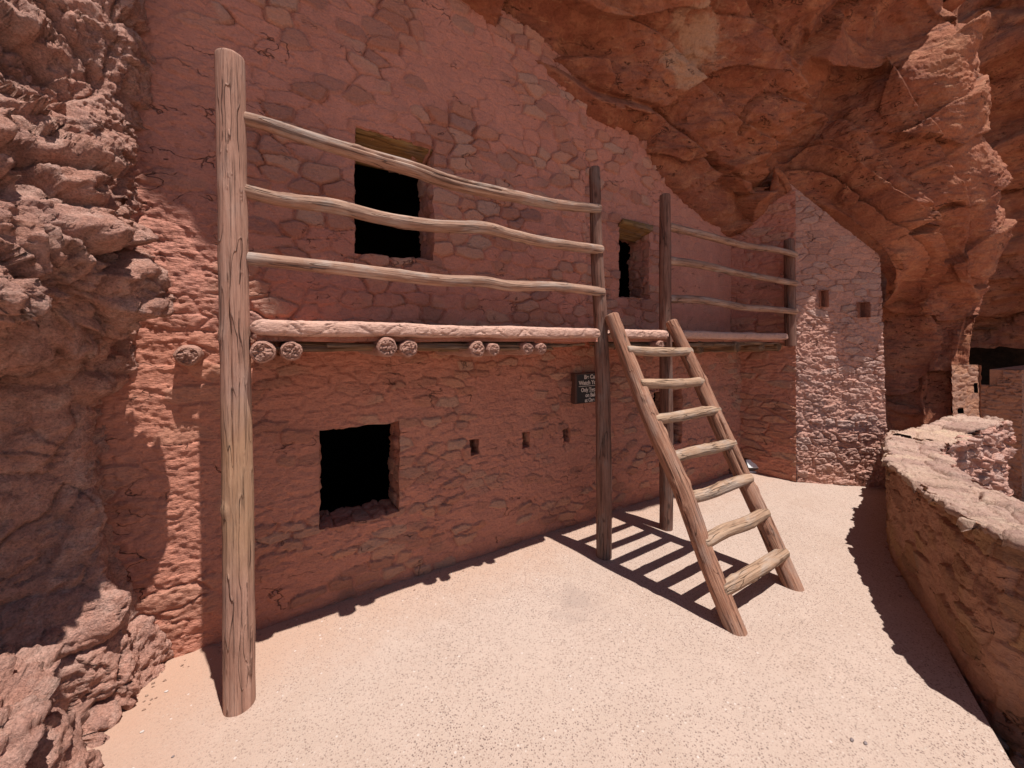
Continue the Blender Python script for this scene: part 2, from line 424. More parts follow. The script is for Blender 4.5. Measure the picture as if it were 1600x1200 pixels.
M['beam'] = mat_masonry("adobe_smeared_beam_end", (0.42, 0.235, 0.18), [(0.42, 0.235, 0.18), (0.34, 0.18, 0.135)], 0.6, 0.008)
M['twig'] = mat_wood("dry_branch_wood", (0.36, 0.21, 0.115), (0.22, 0.12, 0.066), (0.07, 0.038, 0.025))
M['lintel'] = mat_wood("ochre_lintel_wood", (0.40, 0.25, 0.09), (0.32, 0.18, 0.065), (0.2, 0.1, 0.045))
M['ground'] = mat_ground()
def plain(name, col, rough=0.6, metal=0.0):
    b = NB(name); n = b.noise(b.pos, 40, 4, 0.6)
    c = b.mix(0.6, col, b.ramp(n, [(0.3, 0.8), (0.7, 1.15)]), 'MULTIPLY')
    b.b.inputs["Metallic"].default_value = metal
    return b.out(c, rough, b.bump(n, 0.001), 0.4)
M['opening_shade'] = plain("painted_opening_shade", (0.012, 0.008, 0.006), 1.0)  # near-black colour painted in for the shade inside the openings
M['board'] = plain("black_sign_board", (0.018, 0.014, 0.015), 0.45)
M['frame'] = plain("brown_sign_frame", (0.10, 0.045, 0.032), 0.7)
M['letter'] = plain("cream_lettering", (0.66, 0.58, 0.50), 0.6)
M['lamp_dark'] = plain("dark_lamp_metal", (0.07, 0.055, 0.05), 0.5, 0.0)
M['lamp_white'] = plain("white_lamp_glass", (0.75, 0.75, 0.74), 0.25)
M['earth'] = mat_rock("red_earth", [(0.42, 0.26, 0.19), (0.36, 0.21, 0.15), (0.47, 0.32, 0.24), (0.28, 0.17, 0.125)], scale=2, bump=0.02)
M['cave'] = mat_rock("shade_painted_rock", [(0.05, 0.03, 0.022), (0.035, 0.022, 0.017), (0.07, 0.04, 0.03), (0.03, 0.02, 0.016)])  # near-black rock colour stands in for deep shade in the far recess
M['pebble'] = plain("pale_pebble", (0.55, 0.47, 0.42), 0.8)
M['pebble_dark'] = plain("grey_pebble", (0.22, 0.17, 0.16), 0.8)

# ------------------------------------------------------------------ masonry relief
def masonry(s, t, seed, w=0.26, h=0.11, relief=0.018, plaster=0.55, rough=0.006, layer=0.005):
    p = np.stack([s, t, np.full_like(s, seed * 3.7)], -1)
    ws = s + 0.05 * noise(p * 3.1, seed + 1) + 0.02 * noise(p * 9, seed + 2)
    wt = t + 0.030 * noise(p * 3.3, seed + 3) + 0.012 * noise(p * 11, seed + 4)
    F1, F2, R, D = vor2(ws / w, wt / h, seed)
    e = F2 - F1
    mask = sst(0.02, 0.17, e)
    low = fbm(p * 1.3, 3, seed + 5)
    ex = sst(-0.12, 0.14, R[..., 1] + 0.55 * low - plaster) * mask
    tilt = (D[..., 0] * (R[..., 2] - 0.5) + D[..., 1] * (R[..., 0] - 0.35)) * 0.9
    d = relief * (mask * (0.25 + 0.75 * R[..., 0]) + tilt * mask) * (0.35 + 0.65 * ex)
    gate = sst(-0.25, 0.15, noise(p * 2.6, seed + 12) + 0.5 * (R[..., 2] - 0.5))
    d = d - 0.75 * relief * np.exp(-(e / 0.055) ** 2) * gate * (0.35 + 0.65 * sst(-0.3, 0.2, R[..., 1] + 0.55 * low - plaster))
    q = np.stack([s * 5.0, t * 17.0, np.full_like(s, seed * 1.3)], -1)
    d = d + layer * ridged(q + 0.6 * noise(p * 6, seed + 7)[..., None], 3, seed + 8)
    d = d + rough * fbm(p * 9, 4, seed + 9) + rough * 0.8 * fbm(p * 38, 3, seed + 10)
    col = np.stack([R[..., 2] * 0.85 + 0.15 * R[..., 0], ex, mask], -1)
    return d, col

# ------------------------------------------------------------------ the house under the cliff
WY = 2.65
house = empty("cliff_dwelling", (2.5, WY, 0))
tag(house, "red mud plastered stone dwelling with balcony built under the overhanging cliff", "house")
KX = np.array([-2.0, -0.6, 0.4, 1.2, 1.9, 2.46, 2.9, 3.3, 3.5, 3.70, 4.3, 5.05, 5.6])
KZ = np.array([4.7, 4.6, 4.5, 4.24, 4.12, 3.98, 4.02, 3.93, 3.78, 3.58, 3.45, 3.20, 3.1])
WIN = [  # x0, x1, z0, z1, depth, lintel drop
    ("lower", 0.25, 0.745, 0.485, 1.105, 0.26, 0.0),
    ("upper", 0.455, 0.985, 2.235, 3.055, 0.30, 0.10),
    ("upper", 2.975, 3.43, 2.115, 2.86, 0.27, 0.08),
    ("lower", 3.39, 3.88, 0.52, 1.13, 0.36, 0.0)]
HOLE = [(1.275, 1.35, 0.785, 0.91), (1.76, 1.84, 0.77, 0.90), (2.195, 2.275, 0.755, 0.885)]
def wall_point(X, Z):
    """front wall surface: relief and hand-built wobble"""
    p = np.stack([X, Z, np.full_like(X, 2.0)], -1)
    seg = sst(2.47, 2.485, X); right = sst(3.66, 3.74, X)
    low = 1 - sst(1.62, 1.72, Z)
    d1, c1 = masonry(X, Z, 11, 0.19, 0.095, 0.032, 0.48, 0.005, 0.002)     # upper storey: patchy mud over stones
    d2, c2 = masonry(X, Z, 23, 0.170, 0.066, 0.017, 0.66, 0.006, 0.0030)      # lower storey: thin courses
    sun = 1 - sst(-0.32, -0.2, X)                                             # left end: weathered bare
    d3, c3 = masonry(X, Z, 37, 0.26, 0.095, 0.013, 0.55, 0.006, 0.0018)
    pq = np.stack([X, Z, np.full_like(X, 3.0)], -1)
    d3 = d3 + 0.005 * facets(pq * np.array([8.0, 17.0, 1.0]), 38, 1.2)[0] + 0.004 * facets(pq * np.array([20.0, 38.0, 1.0]), 39, 1.0)[0]
    d = d1 * (1 - low) + d2 * low; c = c1 * (1 - low)[..., None] + c2 * low[..., None]
    smooth = right * (1 - low)
    d = d * (1 - 0.75 * smooth); c[..., 1] *= (1 - 0.8 * smooth)
    d = d * (1 - sun) + d3 * sun; c = c * (1 - sun[..., None]) + c3 * sun[..., None]
    c[..., 1] *= (1 - 0.6 * sun)
    d = d - 0.075 * seg * (1 - low) - 0.02 * right * (1 - low)
    g = np.exp(-((X - 2.475 + 0.008 * noise(p * 4, 3)) / 0.016) ** 2) * (1 - low)
    d = d - 0.055 * g
    d = d + 0.018 * noise(p * 0.9, 71) + 0.012 * noise(p * 2.2, 72)
    # cut stones proud around openings stay, plus wobble in the plane
    wx = 0.010 * noise(p * 5.0, 73) + 0.006 * noise(p * 16, 74); wz = 0.010 * noise(p * 5.0 + 40, 75) + 0.006 * noise(p * 16, 76)
    P = np.stack([X + wx, WY - d, Z + wz], -1)
    return P, c
def edges(lo, hi, step, extra):
    base = np.arange(lo, hi + step, step)
    ex = np.array(sorted(extra))
    base = base[np.min(np.abs(base[:, None] - ex[None, :]), axis=1) > step * 0.35]
    return np.unique(np.concatenate([base, ex]))
rects = [w[1:5] for w in WIN] + HOLE
xs = edges(-0.75, 5.45, 0.0078, [r[0] for r in rects] + [r[1] for r in rects])
zs = edges(-0.08, 4.7, 0.0078, [r[2] for r in rects] + [r[3] for r in rects])
X, Z = np.meshgrid(xs, zs, indexing='ij')
P, C = wall_point(X, Z)
xc = 0.5 * (xs[1:] + xs[:-1])[:, None]; zc = 0.5 * (zs[1:] + zs[:-1])[None, :]
keep = zc < (np.interp(xc, KX, KZ) + 0.12)
for r in rects:
    keep &= ~((xc > r[0]) & (xc < r[1]) & (zc > r[2]) & (zc < r[3]))
V, F, CC = compact(P.reshape(-1, 3), grid_faces(len(xs), len(zs), keep), C.reshape(-1, 3))
mesh_obj("front_wall", V, F[:, ::-1], M['wall'], house, {"stone": ('FLOAT_COLOR', CC)})

def opening(name, x0, x1, z0, z1, depth, drop, seed, mat, back=None, parent=house):
    """the thickness of the wall round an opening"""
    n = lambda a, b: np.arange(a, b, 0.010 if a < b else -0.010)
    xa = [x for x in xs if x0 <= x <= x1]; za = [z for z in zs if z0 <= z <= z1]
    loop = [(x, z0) for x in xa[:-1]] + [(x1, z) for z in za[:-1]] + [(x, z1) for x in xa[::-1][:-1]] + [(x0, z) for z in za[::-1][:-1]]
    L = np.array(loop); per = np.concatenate([[0], np.cumsum(np.linalg.norm(np.diff(L, axis=0), axis=1))])
    dep = np.linspace(0, depth, max(6, int(depth / 0.012)))
    P0, C0 = wall_point(L[:, 0], L[:, 1])
    cen = np.array([(x0 + x1) / 2, (z0 + z1) / 2])
    inw = np.zeros_like(L)
    inw[np.isclose(L[:, 0], x0), 0] += 1; inw[np.isclose(L[:, 0], x1), 0] -= 1
    inw[np.isclose(L[:, 1], z0), 1] += 1; inw[np.isclose(L[:, 1], z1), 1] -= 1
    S, T = np.meshgrid(per, dep, indexing='ij')
    d, col = masonry(T * 1.0 + 3.3 * seed, S, 90 + seed, 0.17, 0.10, 0.022, 0.35, 0.006, 0.004)
    ramp = sst(0.0, 0.05, T)
    d = (d - 0.008) * ramp
    V = np.zeros(S.shape + (3,))
    V[..., 0] = P0[:, None, 0] + inw[:, None, 0] * d
    V[..., 2] = P0[:, None, 2] + inw[:, None, 1] * d - (np.isclose(L[:, 1], z1)[:, None]) * drop * (T / depth)
    V[..., 1] = P0[:, None, 1] + T
    col[..., 1] = np.maximum(col[..., 1] * ramp, C0[:, None, 1] * (1 - ramp)); 
    m, k = S.shape
    a = np.arange(m * k).reshape(m, k); a2 = np.concatenate([a, a[:1]], 0)
    f = np.stack([a2[:-1, :-1], a2[1:, :-1], a2[1:, 1:], a2[:-1, 1:]], -1).reshape(-1, 4)
    Vf = V.reshape(-1, 3)
    o = mesh_obj(name, Vf, f[:, ::-1], mat, parent, {"stone": ('FLOAT_COLOR', col.reshape(-1, 3))})
    return o, V[:, -1]
for i, (nm, x0, x1, z0, z1, dep, drop) in enumerate(WIN):
    o, ring = opening("window", x0, x1, z0, z1, dep, drop, i, M['wall'])
    o["label"] = ["square lower window left of the sign", "tall upper window behind the long railing", "narrow upper doorway behind the posts", "lower window behind the ladder"][i]
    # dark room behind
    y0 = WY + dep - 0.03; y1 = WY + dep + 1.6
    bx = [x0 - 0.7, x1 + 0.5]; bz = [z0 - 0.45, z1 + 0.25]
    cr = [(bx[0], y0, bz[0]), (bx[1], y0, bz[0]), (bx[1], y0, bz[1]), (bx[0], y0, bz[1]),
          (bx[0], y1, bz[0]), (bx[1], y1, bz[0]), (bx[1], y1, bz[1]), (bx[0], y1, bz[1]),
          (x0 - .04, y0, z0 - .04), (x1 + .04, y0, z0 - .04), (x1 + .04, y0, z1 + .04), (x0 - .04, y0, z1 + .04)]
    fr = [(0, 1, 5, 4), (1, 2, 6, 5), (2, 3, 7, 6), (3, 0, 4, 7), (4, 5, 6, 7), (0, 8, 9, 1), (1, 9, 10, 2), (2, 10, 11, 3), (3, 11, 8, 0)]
    mesh_obj("dark_room", cr, fr, M['opening_shade'], house, smooth=False)
for i, r in enumerate(HOLE):
    o, ring = opening("wall_niche", *r, 0.13, 0.0, 20 + i, M['wall'])
    c = ring.mean(0); n = len(ring)
    V = np.vstack([ring, c + np.array([0, 0.01, 0])])
    mesh_obj("niche_back", V, [(k, n, (k + 1) % n) for k in range(n)], M['wall'], o, {"stone": ('FLOAT_COLOR', np.tile([0.4, 0.1, 1.0], (n + 1, 1)))})

def planar_wall(name, A, B, zlo, ztop, lean, mat, seed, par, parent, step=0.009, round_a=0.0, xtra=None, **kw):
    """masonry wall from plan point A to B; ztop(s) gives the broken top; lean moves the top away from the viewer"""
    A, B = np.array(A, float), np.array(B, float); L = np.linalg.norm(B - A); tdir = (B - A) / L
    nrm = np.array([tdir[1], -tdir[0]])          # outward for A->B with the house on the left hand side
    s = np.arange(0, L + step, step); s[-1] = L
    z = np.arange(zlo, max(ztop(0), ztop(L), ztop(L / 2)) + 0.2, step)
    S, Zg = np.meshgrid(s, z, indexing='ij')
    d, col = masonry(S + seed, Zg, seed, *par)
    if xtra is not None:
        d2 = xtra(S, Zg); d = d + d2
    off = d - lean * Zg
    if round_a:
        off = off - round_a * (np.exp(-S / 0.02) + np.exp(-(L - S) / 0.02))
    P = np.stack([A[0] + tdir[0] * S + nrm[0] * off, A[1] + tdir[1] * S + nrm[1] * off, Zg], -1)
    sc = 0.5 * (s[1:] + s[:-1])[:, None]; zc = 0.5 * (z[1:] + z[:-1])[None, :]
    top = np.vectorize(ztop)(sc)
    keep = zc < top
    hole = kw.get("holes", [])
    for r in hole:
        keep &= ~((sc > r[0]) & (sc < r[1]) & (zc > r[2]) & (zc < r[3]))
    V, F, CC = compact(P.reshape(-1, 3), grid_faces(len(s), len(z), keep), col.reshape(-1, 3))
    ob = mesh_obj(name, V, F, mat, parent, {"stone": ('FLOAT_COLOR', CC)})
    def pt(ss, zz, back=0.0):
        o = -lean * zz - back
        return (A[0] + tdir[0] * ss + nrm[0] * o, A[1] + tdir[1] * ss + nrm[1] * o, zz)
    return ob, pt, L

TA, TB, TC = (5.26, 2.067), (5.92, 1.431), (5.10, 3.0)
# return wall between the front wall and the tower: long low courses, leaning slightly forward
planar_wall("return_wall", TC, TA, -0.05, lambda s: 3.02 + 0.44 * s / 0.947, -0.012, M['wall'], 41, (0.33, 0.085, 0.020, 0.45, 0.006, 0.008), house, step=0.008)
# tower: bare rough stones low down, smoother above
def tower_extra(S, Zg):
    p = np.stack([S, Zg, np.full_like(S, 5.5)], -1)
    lo = 1 - 0.72 * sst(1.95, 2.25, Zg + 0.08 * noise(p * 4, 7))
    f, e, R = facets(p * np.array([11.0, 17.0, 1.0]), 77, 1.0)
    f2, e2, R2 = facets(p * np.array([26.0, 34.0, 1.0]), 78, 1.0)
    return lo * (0.008 * f + 0.007 * f2 + 0.006 * fbm(p * 30, 3, 79))
TL = math.hypot(TB[0] - TA[0], TB[1] - TA[1])
thol = [(0.285, 0.365, 2.07, 2.27), (0.67, 0.78, 1.94, 2.12)]
tow, tpt, _ = planar_wall("tower_wall", TA, TB, -0.05, lambda s: 3.50 - 0.94 * (s / TL) + 0.10, 0.050, M['tower'], 53,
                          (0.17, 0.075, 0.019, 0.35, 0.004, 0.002), house, step=0.0065, xtra=tower_extra, holes=thol)
for (s0, s1, z0, z1) in thol:
    V, Fs = [], []
    for zz, ss in ((z0, s0), (z0, s1), (z1, s1), (z1, s0)):
        V += [tpt(ss, zz, -0.045), tpt(ss, zz, 0.12)]
    for k in range(4):
        a, b2 = 2 * k, 2 * ((k + 1) % 4)
        Fs.append((a, b2, b2 + 1, a + 1))
    Fs.append((1, 3, 5, 7))
    mesh_obj("wall_niche", V, Fs, M['tower'], house, {"stone": ('FLOAT_COLOR', np.tile([0.5, 0.4, 1.0], (8, 1)))}, smooth=False)
planar_wall("tower_end_wall", (TB[0] + 0.10, TB[1] + 0.10), (6.9, 2.0), -0.05, lambda s: 2.6, 0.05, M['tower'], 59, (0.2, 0.09, 0.03, 0.35, 0.006, 0.006), house, step=0.02)

# ------------------------------------------------------------------ logs
def log(name, pts, rad, mat, parent, seed, nseg=40, step=0.015, round0=0.5, round1=0.5, wob=0.07, grain=0.02, cracks=1, knots=2, caps_rough=0.0, flat=1.0):
    pts = np.asarray(pts, float)
    C, q = resample(pts, step)
    L = q[-1]; n = len(C)
    rad = np.asarray(rad, float)
    R = np.interp(np.linspace(0, 1, n), np.linspace(0, 1, len(rad)), rad)
    # rounded ends: extra rings
    T = np.gradient(C, axis=0); T /= np.linalg.norm(T, axis=1)[:, None]
    ang = np.linspace(0, math.pi / 2, 6)[:-1][::-1]
    def cap(c, t, r, k):
        rr = r * k
        return [(c + t * rr * math.sin(a), r * (1 - k) + rr * math.cos(a)) for a in ang[::-1][1:]] if k > 0 else []
    rows = [(C[i], R[i]) for i in range(n)]
    e0 = cap(C[0], -T[0], R[0], round0); e1 = cap(C[-1], T[-1], R[-1], round1)
    rows = e0[::-1] + rows + e1
    # frames
    ref = np.array([0, 0, 1.0]) if abs(T[n // 2][2]) < 0.8 else np.array([1.0, 0, 0])
    tt = np.concatenate([np.repeat(T[:1], len(e0), 0), T, np.repeat(T[-1:], len(e1), 0)])
    cc = np.array([r[0] for r in rows]); rr = np.array([r[1] for r in rows])
    U = np.cross(tt, ref); U /= np.linalg.norm(U, axis=1)[:, None]; W = np.cross(U, tt)
    al = np.concatenate([[0], np.cumsum(np.linalg.norm(np.diff(cc, axis=0), axis=1))])
    th = np.linspace(0, 2 * math.pi, nseg, endpoint=False)
    A, H = np.meshgrid(al, th, indexing='ij')
    co, si = np.cos(H), np.sin(H)
    sd = np.full_like(A, seed * 7.13)
    d = wob * noise(np.stack([co * 0.8, si * 0.8, A * 4 + sd], -1), seed) + 0.5 * wob * noise(np.stack([co * 1.5, si * 1.5, A * 11 + sd], -1), seed + 1)
    d = d + grain * noise(np.stack([co * 9, si * 9, A * 3 + sd], -1), seed + 2)
    rg = np.random.RandomState(seed)
    for k in range(cracks):
        a0 = rg.uniform(0, 2 * math.pi); l0 = rg.uniform(0, 0.5) * L; l1 = l0 + rg.uniform(0.25, 0.6) * L
        da = (H - a0 - 0.5 * (A - l0) / max(L, .1) * rg.uniform(-1, 1) - 0.12 * noise(np.stack([A * 6, sd, sd], -1), seed + 5) + math.pi) % (2 * math.pi) - math.pi
        d = d - 0.30 * np.exp(-(da / 0.085) ** 2) * sst(l0, l0 + 0.1, A) * (1 - sst(l1 - 0.1, l1, A))
    for k in range(knots):
        a0 = rg.uniform(0, 2 * math.pi); l0 = rg.uniform(0.08, 0.92) * L
        da = (H - a0 + math.pi) % (2 * math.pi) - math.pi
        d = d + 0.20 * np.exp(-(da / 0.35) ** 2 - ((A - l0) / 0.025) ** 2) - 0.22 * np.exp(-(da / 0.13) ** 2 - ((A - l0) / 0.010) ** 2)
    RR = rr[:, None] * (1 + d)
    P = cc[:, None, :] + (U[:, None, :] * co[..., None] + W[:, None, :] * si[..., None] * flat) * RR[..., None]
    G = np.stack([co * RR + seed * 0.37, si * RR, A + seed * 0.9], -1)
    m = len(rows)
    V = P.reshape(-1, 3); g = G.reshape(-1, 3)
    f = grid_faces(m, nseg, None, True)
    # flat ends as shrinking rings with radial cracks
    Fl = [f]
    for end, base, sgn in ((0, 0, -1), (1, (m - 1) * nseg, 1)):
        prev = np.arange(nseg) + base
        ct = cc[0 if end == 0 else -1]; tv = tt[0 if end == 0 else -1]
        ring0 = V[prev]
        for kf in (0.93, 0.85, 0.75, 0.65, 0.55, 0.45, 0.35, 0.25, 0.15, 0.06):
            rel = (ring0 - ct) * kf
            pl = np.stack([np.cos(th) * kf, np.sin(th) * kf, th * 0 + seed * 1.37], -1)
            dp = caps_rough * (1.3 * fbm(pl * 1.6, 2, seed + 9) + 0.9 * fbm(pl * 5.0, 3, seed + 11) + 0.4 * (1 - kf))
            ar = np.abs(noise(np.stack([np.cos(th) * 2.2, np.sin(th) * 2.2, th * 0 + seed * 2.9], -1), seed + 10))
            dp = dp - caps_rough * 1.1 * np.exp(-(ar / 0.05) ** 2) * min(1.0, kf * 1.6)
            nr = ct + rel + tv * sgn * (dp[:, None] + 0.001)
            idx = np.arange(nseg) + len(V)
            V = np.vstack([V, nr])
            gg = np.stack([rel @ U[0] * 1.0 + seed, rel @ W[0] * 1.0, np.full(nseg, seed * 1.7)], -1)
            g = np.vstack([g, gg])
            a, b2 = prev, idx
            q4 = np.stack([a, np.roll(a, -1), np.roll(b2, -1), b2], 1)
            Fl.append(q4 if end == 1 else q4[:, ::-1])
            prev = idx
        V = np.vstack([V, ct + tv * sgn * (0.001 + caps_rough * 0.4)]); g = np.vstack([g, [seed, 0, seed * 1.7]])
        ci = len(V) - 1
        tri = np.stack([prev, np.roll(prev, -1), np.full(nseg, ci)], 1)
        Fl.append(("tri", tri if end == 1 else tri[:, ::-1]))
    quads = np.vstack([x for x in Fl if isinstance(x, np.ndarray)])
    tris = np.vstack([x[1] for x in Fl if isinstance(x, tuple)])
    faces = [tuple(int(i) for i in r) for r in quads[:, ::-1]] + [tuple(int(i) for i in r) for r in tris[:, ::-1]]
    return mesh_obj(name, V, faces, mat, parent, {"gc": ("FLOAT_VECTOR", g), "stone": ("FLOAT_COLOR", np.tile([0.4, 0.0, 1.0], (len(V), 1)))})

# ------------------------------------------------------------------ balcony
def lip(name, x0, x1, seed, y=2.108):
    """rounded adobe kerb along the balcony edge"""
    n = int((x1 - x0) / 0.008); m = 64
    xs_ = np.linspace(x0, x1, n); th = np.linspace(0, 2 * math.pi, m, endpoint=False)
    A, H = np.meshgrid(xs_, th, indexing='ij')
    co, si = np.cos(H), np.sin(H)
    ex = lambda v: np.sign(v) * np.abs(v) ** 0.62
    end = np.minimum(A - x0, x1 - A); k = np.sqrt(np.clip(1 - (1 - np.clip(end / 0.05, 0, 1)) ** 2, 0.02, 1))
    p = np.stack([A, co * 0.09, si * 0.05 + seed], -1)
    d = 1 + 0.10 * fbm(p * np.array([3.5, 6, 6]), 3, seed) + 0.09 * noise(p * np.array([1.6, 3, 3]), seed + 14) + 0.05 * fbm(p * 22, 3, seed + 3)
    cr = vor3(p * np.array([14.0, 10, 10]) + 0.35 * noise(p * 9, seed + 6)[..., None], seed + 5)
    crack = np.exp(-((cr[1] - cr[0]) / 0.045) ** 2) * (cr[2][..., 0] > 0.3)
    d = d - 0.13 * crack
    P = np.stack([A, y - ex(co) * 0.064 * d * k + 0.012 * noise(p * 2.0, seed + 8), 1.716 + ex(si) * 0.038 * d * k + 0.008 * noise(p * np.array([1.7, 0, 0]), seed + 9)], -1)
    V = P.reshape(-1, 3)
    f = grid_faces(n, m, None, True)
    V = np.vstack([V, P[0].mean(0), P[-1].mean(0)])
    fl = [tuple(int(i) for i in r) for r in f] + [(int((j + 1) % m), j, n * m) for j in range(m)] + [((n - 1) * m + j, (n - 1) * m + (j + 1) % m, n * m + 1) for j in range(m)]
    st = np.concatenate([np.stack([np.full(n * m, 0.5), np.full(n * m, 0.0), np.ones(n * m)], 1), np.tile([0.5, 0, 1], (2, 1))])
    return mesh_obj(name, V, fl, M['lip'], house, {"stone": ('FLOAT_COLOR', st)})
lip("balcony_kerb", -0.085, 2.075, 3)
lip("balcony_kerb", 2.20, 2.87, 4)
lip("balcony_kerb", 3.05, 5.03, 5)
# floor of packed mud
gx = np.arange(-0.06, 5.06, 0.03); gy = np.arange(2.12, 2.70, 0.03)
Xg, Yg = np.meshgrid(gx, gy, indexing='ij')
pz = np.stack([Xg, Yg, Xg * 0], -1)
top = np.stack([Xg, Yg, 1.70 + 0.008 * fbm(pz * 5, 3, 4)], -1); bot = np.stack([Xg, Yg, 1.655 + 0 * Xg], -1)
m, n = Xg.shape
V = np.vstack([top.reshape(-1, 3), bot.reshape(-1, 3)])
f = np.vstack([grid_faces(m, n), grid_faces(m, n)[:, ::-1] + m * n])
a = np.arange(m * n).reshape(m, n)
for e in (a[:, 0], a[::-1, -1], a[0, ::-1], a[-1, :]):
    f = np.vstack([f, np.stack([e[1:], e[:-1], e[:-1] + m * n, e[1:] + m * n], 1)])
mesh_obj("balcony_floor", V, f, M['wall'], house, {"stone": ('FLOAT_COLOR', np.tile([0.5, 0.0, 1.0], (len(V), 1)))}, smooth=False)
# beam ends
beams = [(-0.035, 1.607, .052), (0.075, 1.61, .050), (0.507, 1.625, .054), (0.628, 1.618, .052), (1.04, 1.610, .054), (1.142, 1.606, .042), (1.415, 1.607, .046), (1.508, 1.610, .042),
         (2.73, 1.625, .045), (3.40, 1.605, .06), (3.98, 1.60, .058), (4.52, 1.60, .056), (4.92, 1.60, .055)]
for i, (bx, bz, br) in enumerate(beams):
    yo = 2.055 + 0.02 * math.sin(i * 2.3) + (0.05 if i > 8 else 0)
    log("roof_beam", [(bx, 2.66, bz), (bx + 0.004, 2.4, bz), (bx, yo, bz)], [br * .95, br * .95, br * 0.92], M['beam'] if i < 9 else M['twig'], house, 200 + i, 48, 0.012, 0.0, 0.30, 0.16, 0.05, 0, 0, 0.009)
log("roof_beam", [(-0.367, 2.70, 1.585), (-0.367, 2.62, 1.585), (-0.367, 2.555, 1.583)], [.057, .057, .055], M['beam'], house, 231, 44, 0.01, 0.0, 0.35, 0.12, 0.04, 0, 0, 0.010)
# layer of branches the mud floor rests on
rg = random.Random(5)
nb = 0
for x0, x1, cnt in ((-0.06, 2.03, 22), (2.1, 2.9, 7), (2.95, 5.25, 16)):
    for k in range(cnt):
        l = rg.uniform(0.45, 1.1); xa = rg.uniform(x0, max(x0 + 0.01, x1 - l)); xb = min(x1, xa + l)
        y = rg.uniform(2.085, 2.24); z = 1.650 - rg.uniform(0.0, 0.05) * (1 if y > 2.17 else 0.6)
        sag = rg.uniform(-0.012, 0.006)
        log("branch", [(xa, y, z), ((xa + xb) / 2, y + rg.uniform(-.015, .015), z + sag), (xb, y + rg.uniform(-.02, .02), z + rg.uniform(-.012, .012))],
            [rg.uniform(.006, .012), rg.uniform(.008, .013), rg.uniform(.005, .01)], M['twig'], house, 300 + nb, 10, 0.03, 0.5, 0.5, 0.12, 0.03, 0, 0)
        nb += 1
# lintels
for (x0, x1, z1, dep, drop, sd) in ((0.455, 0.985, 3.055, 0.30, 0.10, 1), (2.975, 3.43, 2.86, 0.27, 0.08, 2)):
    nx, ny = 40, 16
    U_, V_ = np.meshgrid(np.linspace(0, 1, nx), np.linspace(0, 1, ny), indexing='ij')
    xx = x0 + U_ * (x1 - x0); yy = WY + 0.012 + V_ * (dep - 0.03)
    pp = np.stack([xx, yy, xx * 0], -1)
    zz = z1 - 0.022 - drop * V_ + 0.006 * fbm(pp * np.array([3, 14, 1]), 3, sd)
    Vt = np.stack([xx, yy, zz], -1); Vb = Vt + np.array([0, 0, 0.05])
    V = np.vstack([Vt.reshape(-1, 3), Vb.reshape(-1, 3)]); a = np.arange(nx * ny).reshape(nx, ny)
    f = np.vstack([grid_faces(nx, ny), grid_faces(nx, ny)[:, ::-1] + nx * ny])
    for e in (a[:, 0], a[::-1, -1], a[0, ::-1], a[-1, :]):
        f = np.vstack([f, np.stack([e[1:], e[:-1], e[:-1] + nx * ny, e[1:] + nx * ny], 1)])
    g = np.stack([V[:, 2], V[:, 1], V[:, 0]], 1)
    mesh_obj("window_lintel", V, f[:, ::-1], M['lintel'], house, {"gc": ('FLOAT_VECTOR', g)})

# ------------------------------------------------------------------ railings and ladder
PY = 2.145
r1 = empty("balcony_railing", (-0.12, PY, 0))
tag(r1, "long railing with tall pale left post and three wavy peeled rails", "railing", "pole railings of the balcony")
lp0 = at_z(376, 1095, 0.0)
log("post", [(-0.126, PY, -0.02), (-0.131, PY, 0.9), (-0.146, PY, 1.9), (-0.161, PY, 2.93)], [.062, .060, .057, .056], M['post'], r1, 3, 72, 0.015, 0.02, 0.28, 0.035, 0.012, 3, 3)
log("post", [(2.172, PY - .01, -0.02), (2.166, PY - .01, 0.9), (2.140, PY - .01, 1.7), (2.105, PY, 2.3), (2.082, PY, 2.97)], [.057, .058, .056, .047, .040], M['darkwood'], r1, 9, 56, 0.015, 0.02, 0.35, 0.05, 0.015, 2, 3)
def rail_path(px, y0, y1):
    out = []
    for i, (u, v) in enumerate(px):
        out.append(at_y(u, v, y0 + (y1 - y0) * i / (len(px) - 1)))
    return out
log("rail", rail_path([(372, 183), (420, 195), (480, 215), (560, 240), (650, 266), (700, 284), (780, 302), (860, 318), (934, 326)], PY, PY - 0.030), [.030, .036, .042, .043, .040, .038, .036, .034], M['rail'], r1, 21, 44, 0.012, 0.1, 0.7, 0.08, 0.03, 3, 5)
log("rail", rail_path([(376, 297), (440, 312), (520, 322), (600, 341), (680, 353), (755, 356), (800, 367), (860, 380), (938, 390)], PY, PY - 0.030), [.030, .037, .036, .039, .038, .036, .036, .034], M['rail'], r1, 22, 44, 0.012, 0.1, 0.7, 0.07, 0.03, 3, 5)
log("rail", rail_path([(380, 403), (500, 416), (600, 428), (690, 438), (755, 440), (800, 447), (870, 448), (940, 456)], PY, PY - 0.030), [.030, .033, .035, .034, .035, .033, .034], M['rail'], r1, 23, 44, 0.012, 0.1, 0.7, 0.07, 0.03, 3, 4)
r2 = empty("balcony_railing", (2.91, 2.12, 0))
tag(r2, "short shaded railing between the ladder and the stone tower", "railing", "pole railings of the balcony")
log("post", [(2.966, 2.165, -0.02), (2.963, 2.16, 0.9), (2.948, 2.16, 1.8), (2.943, 2.16, 2.94)], [.057, .055, .053, .046], M['darkwood'], r2, 12, 56, 0.015, 0.02, 0.35, 0.05, 0.015, 2, 3)
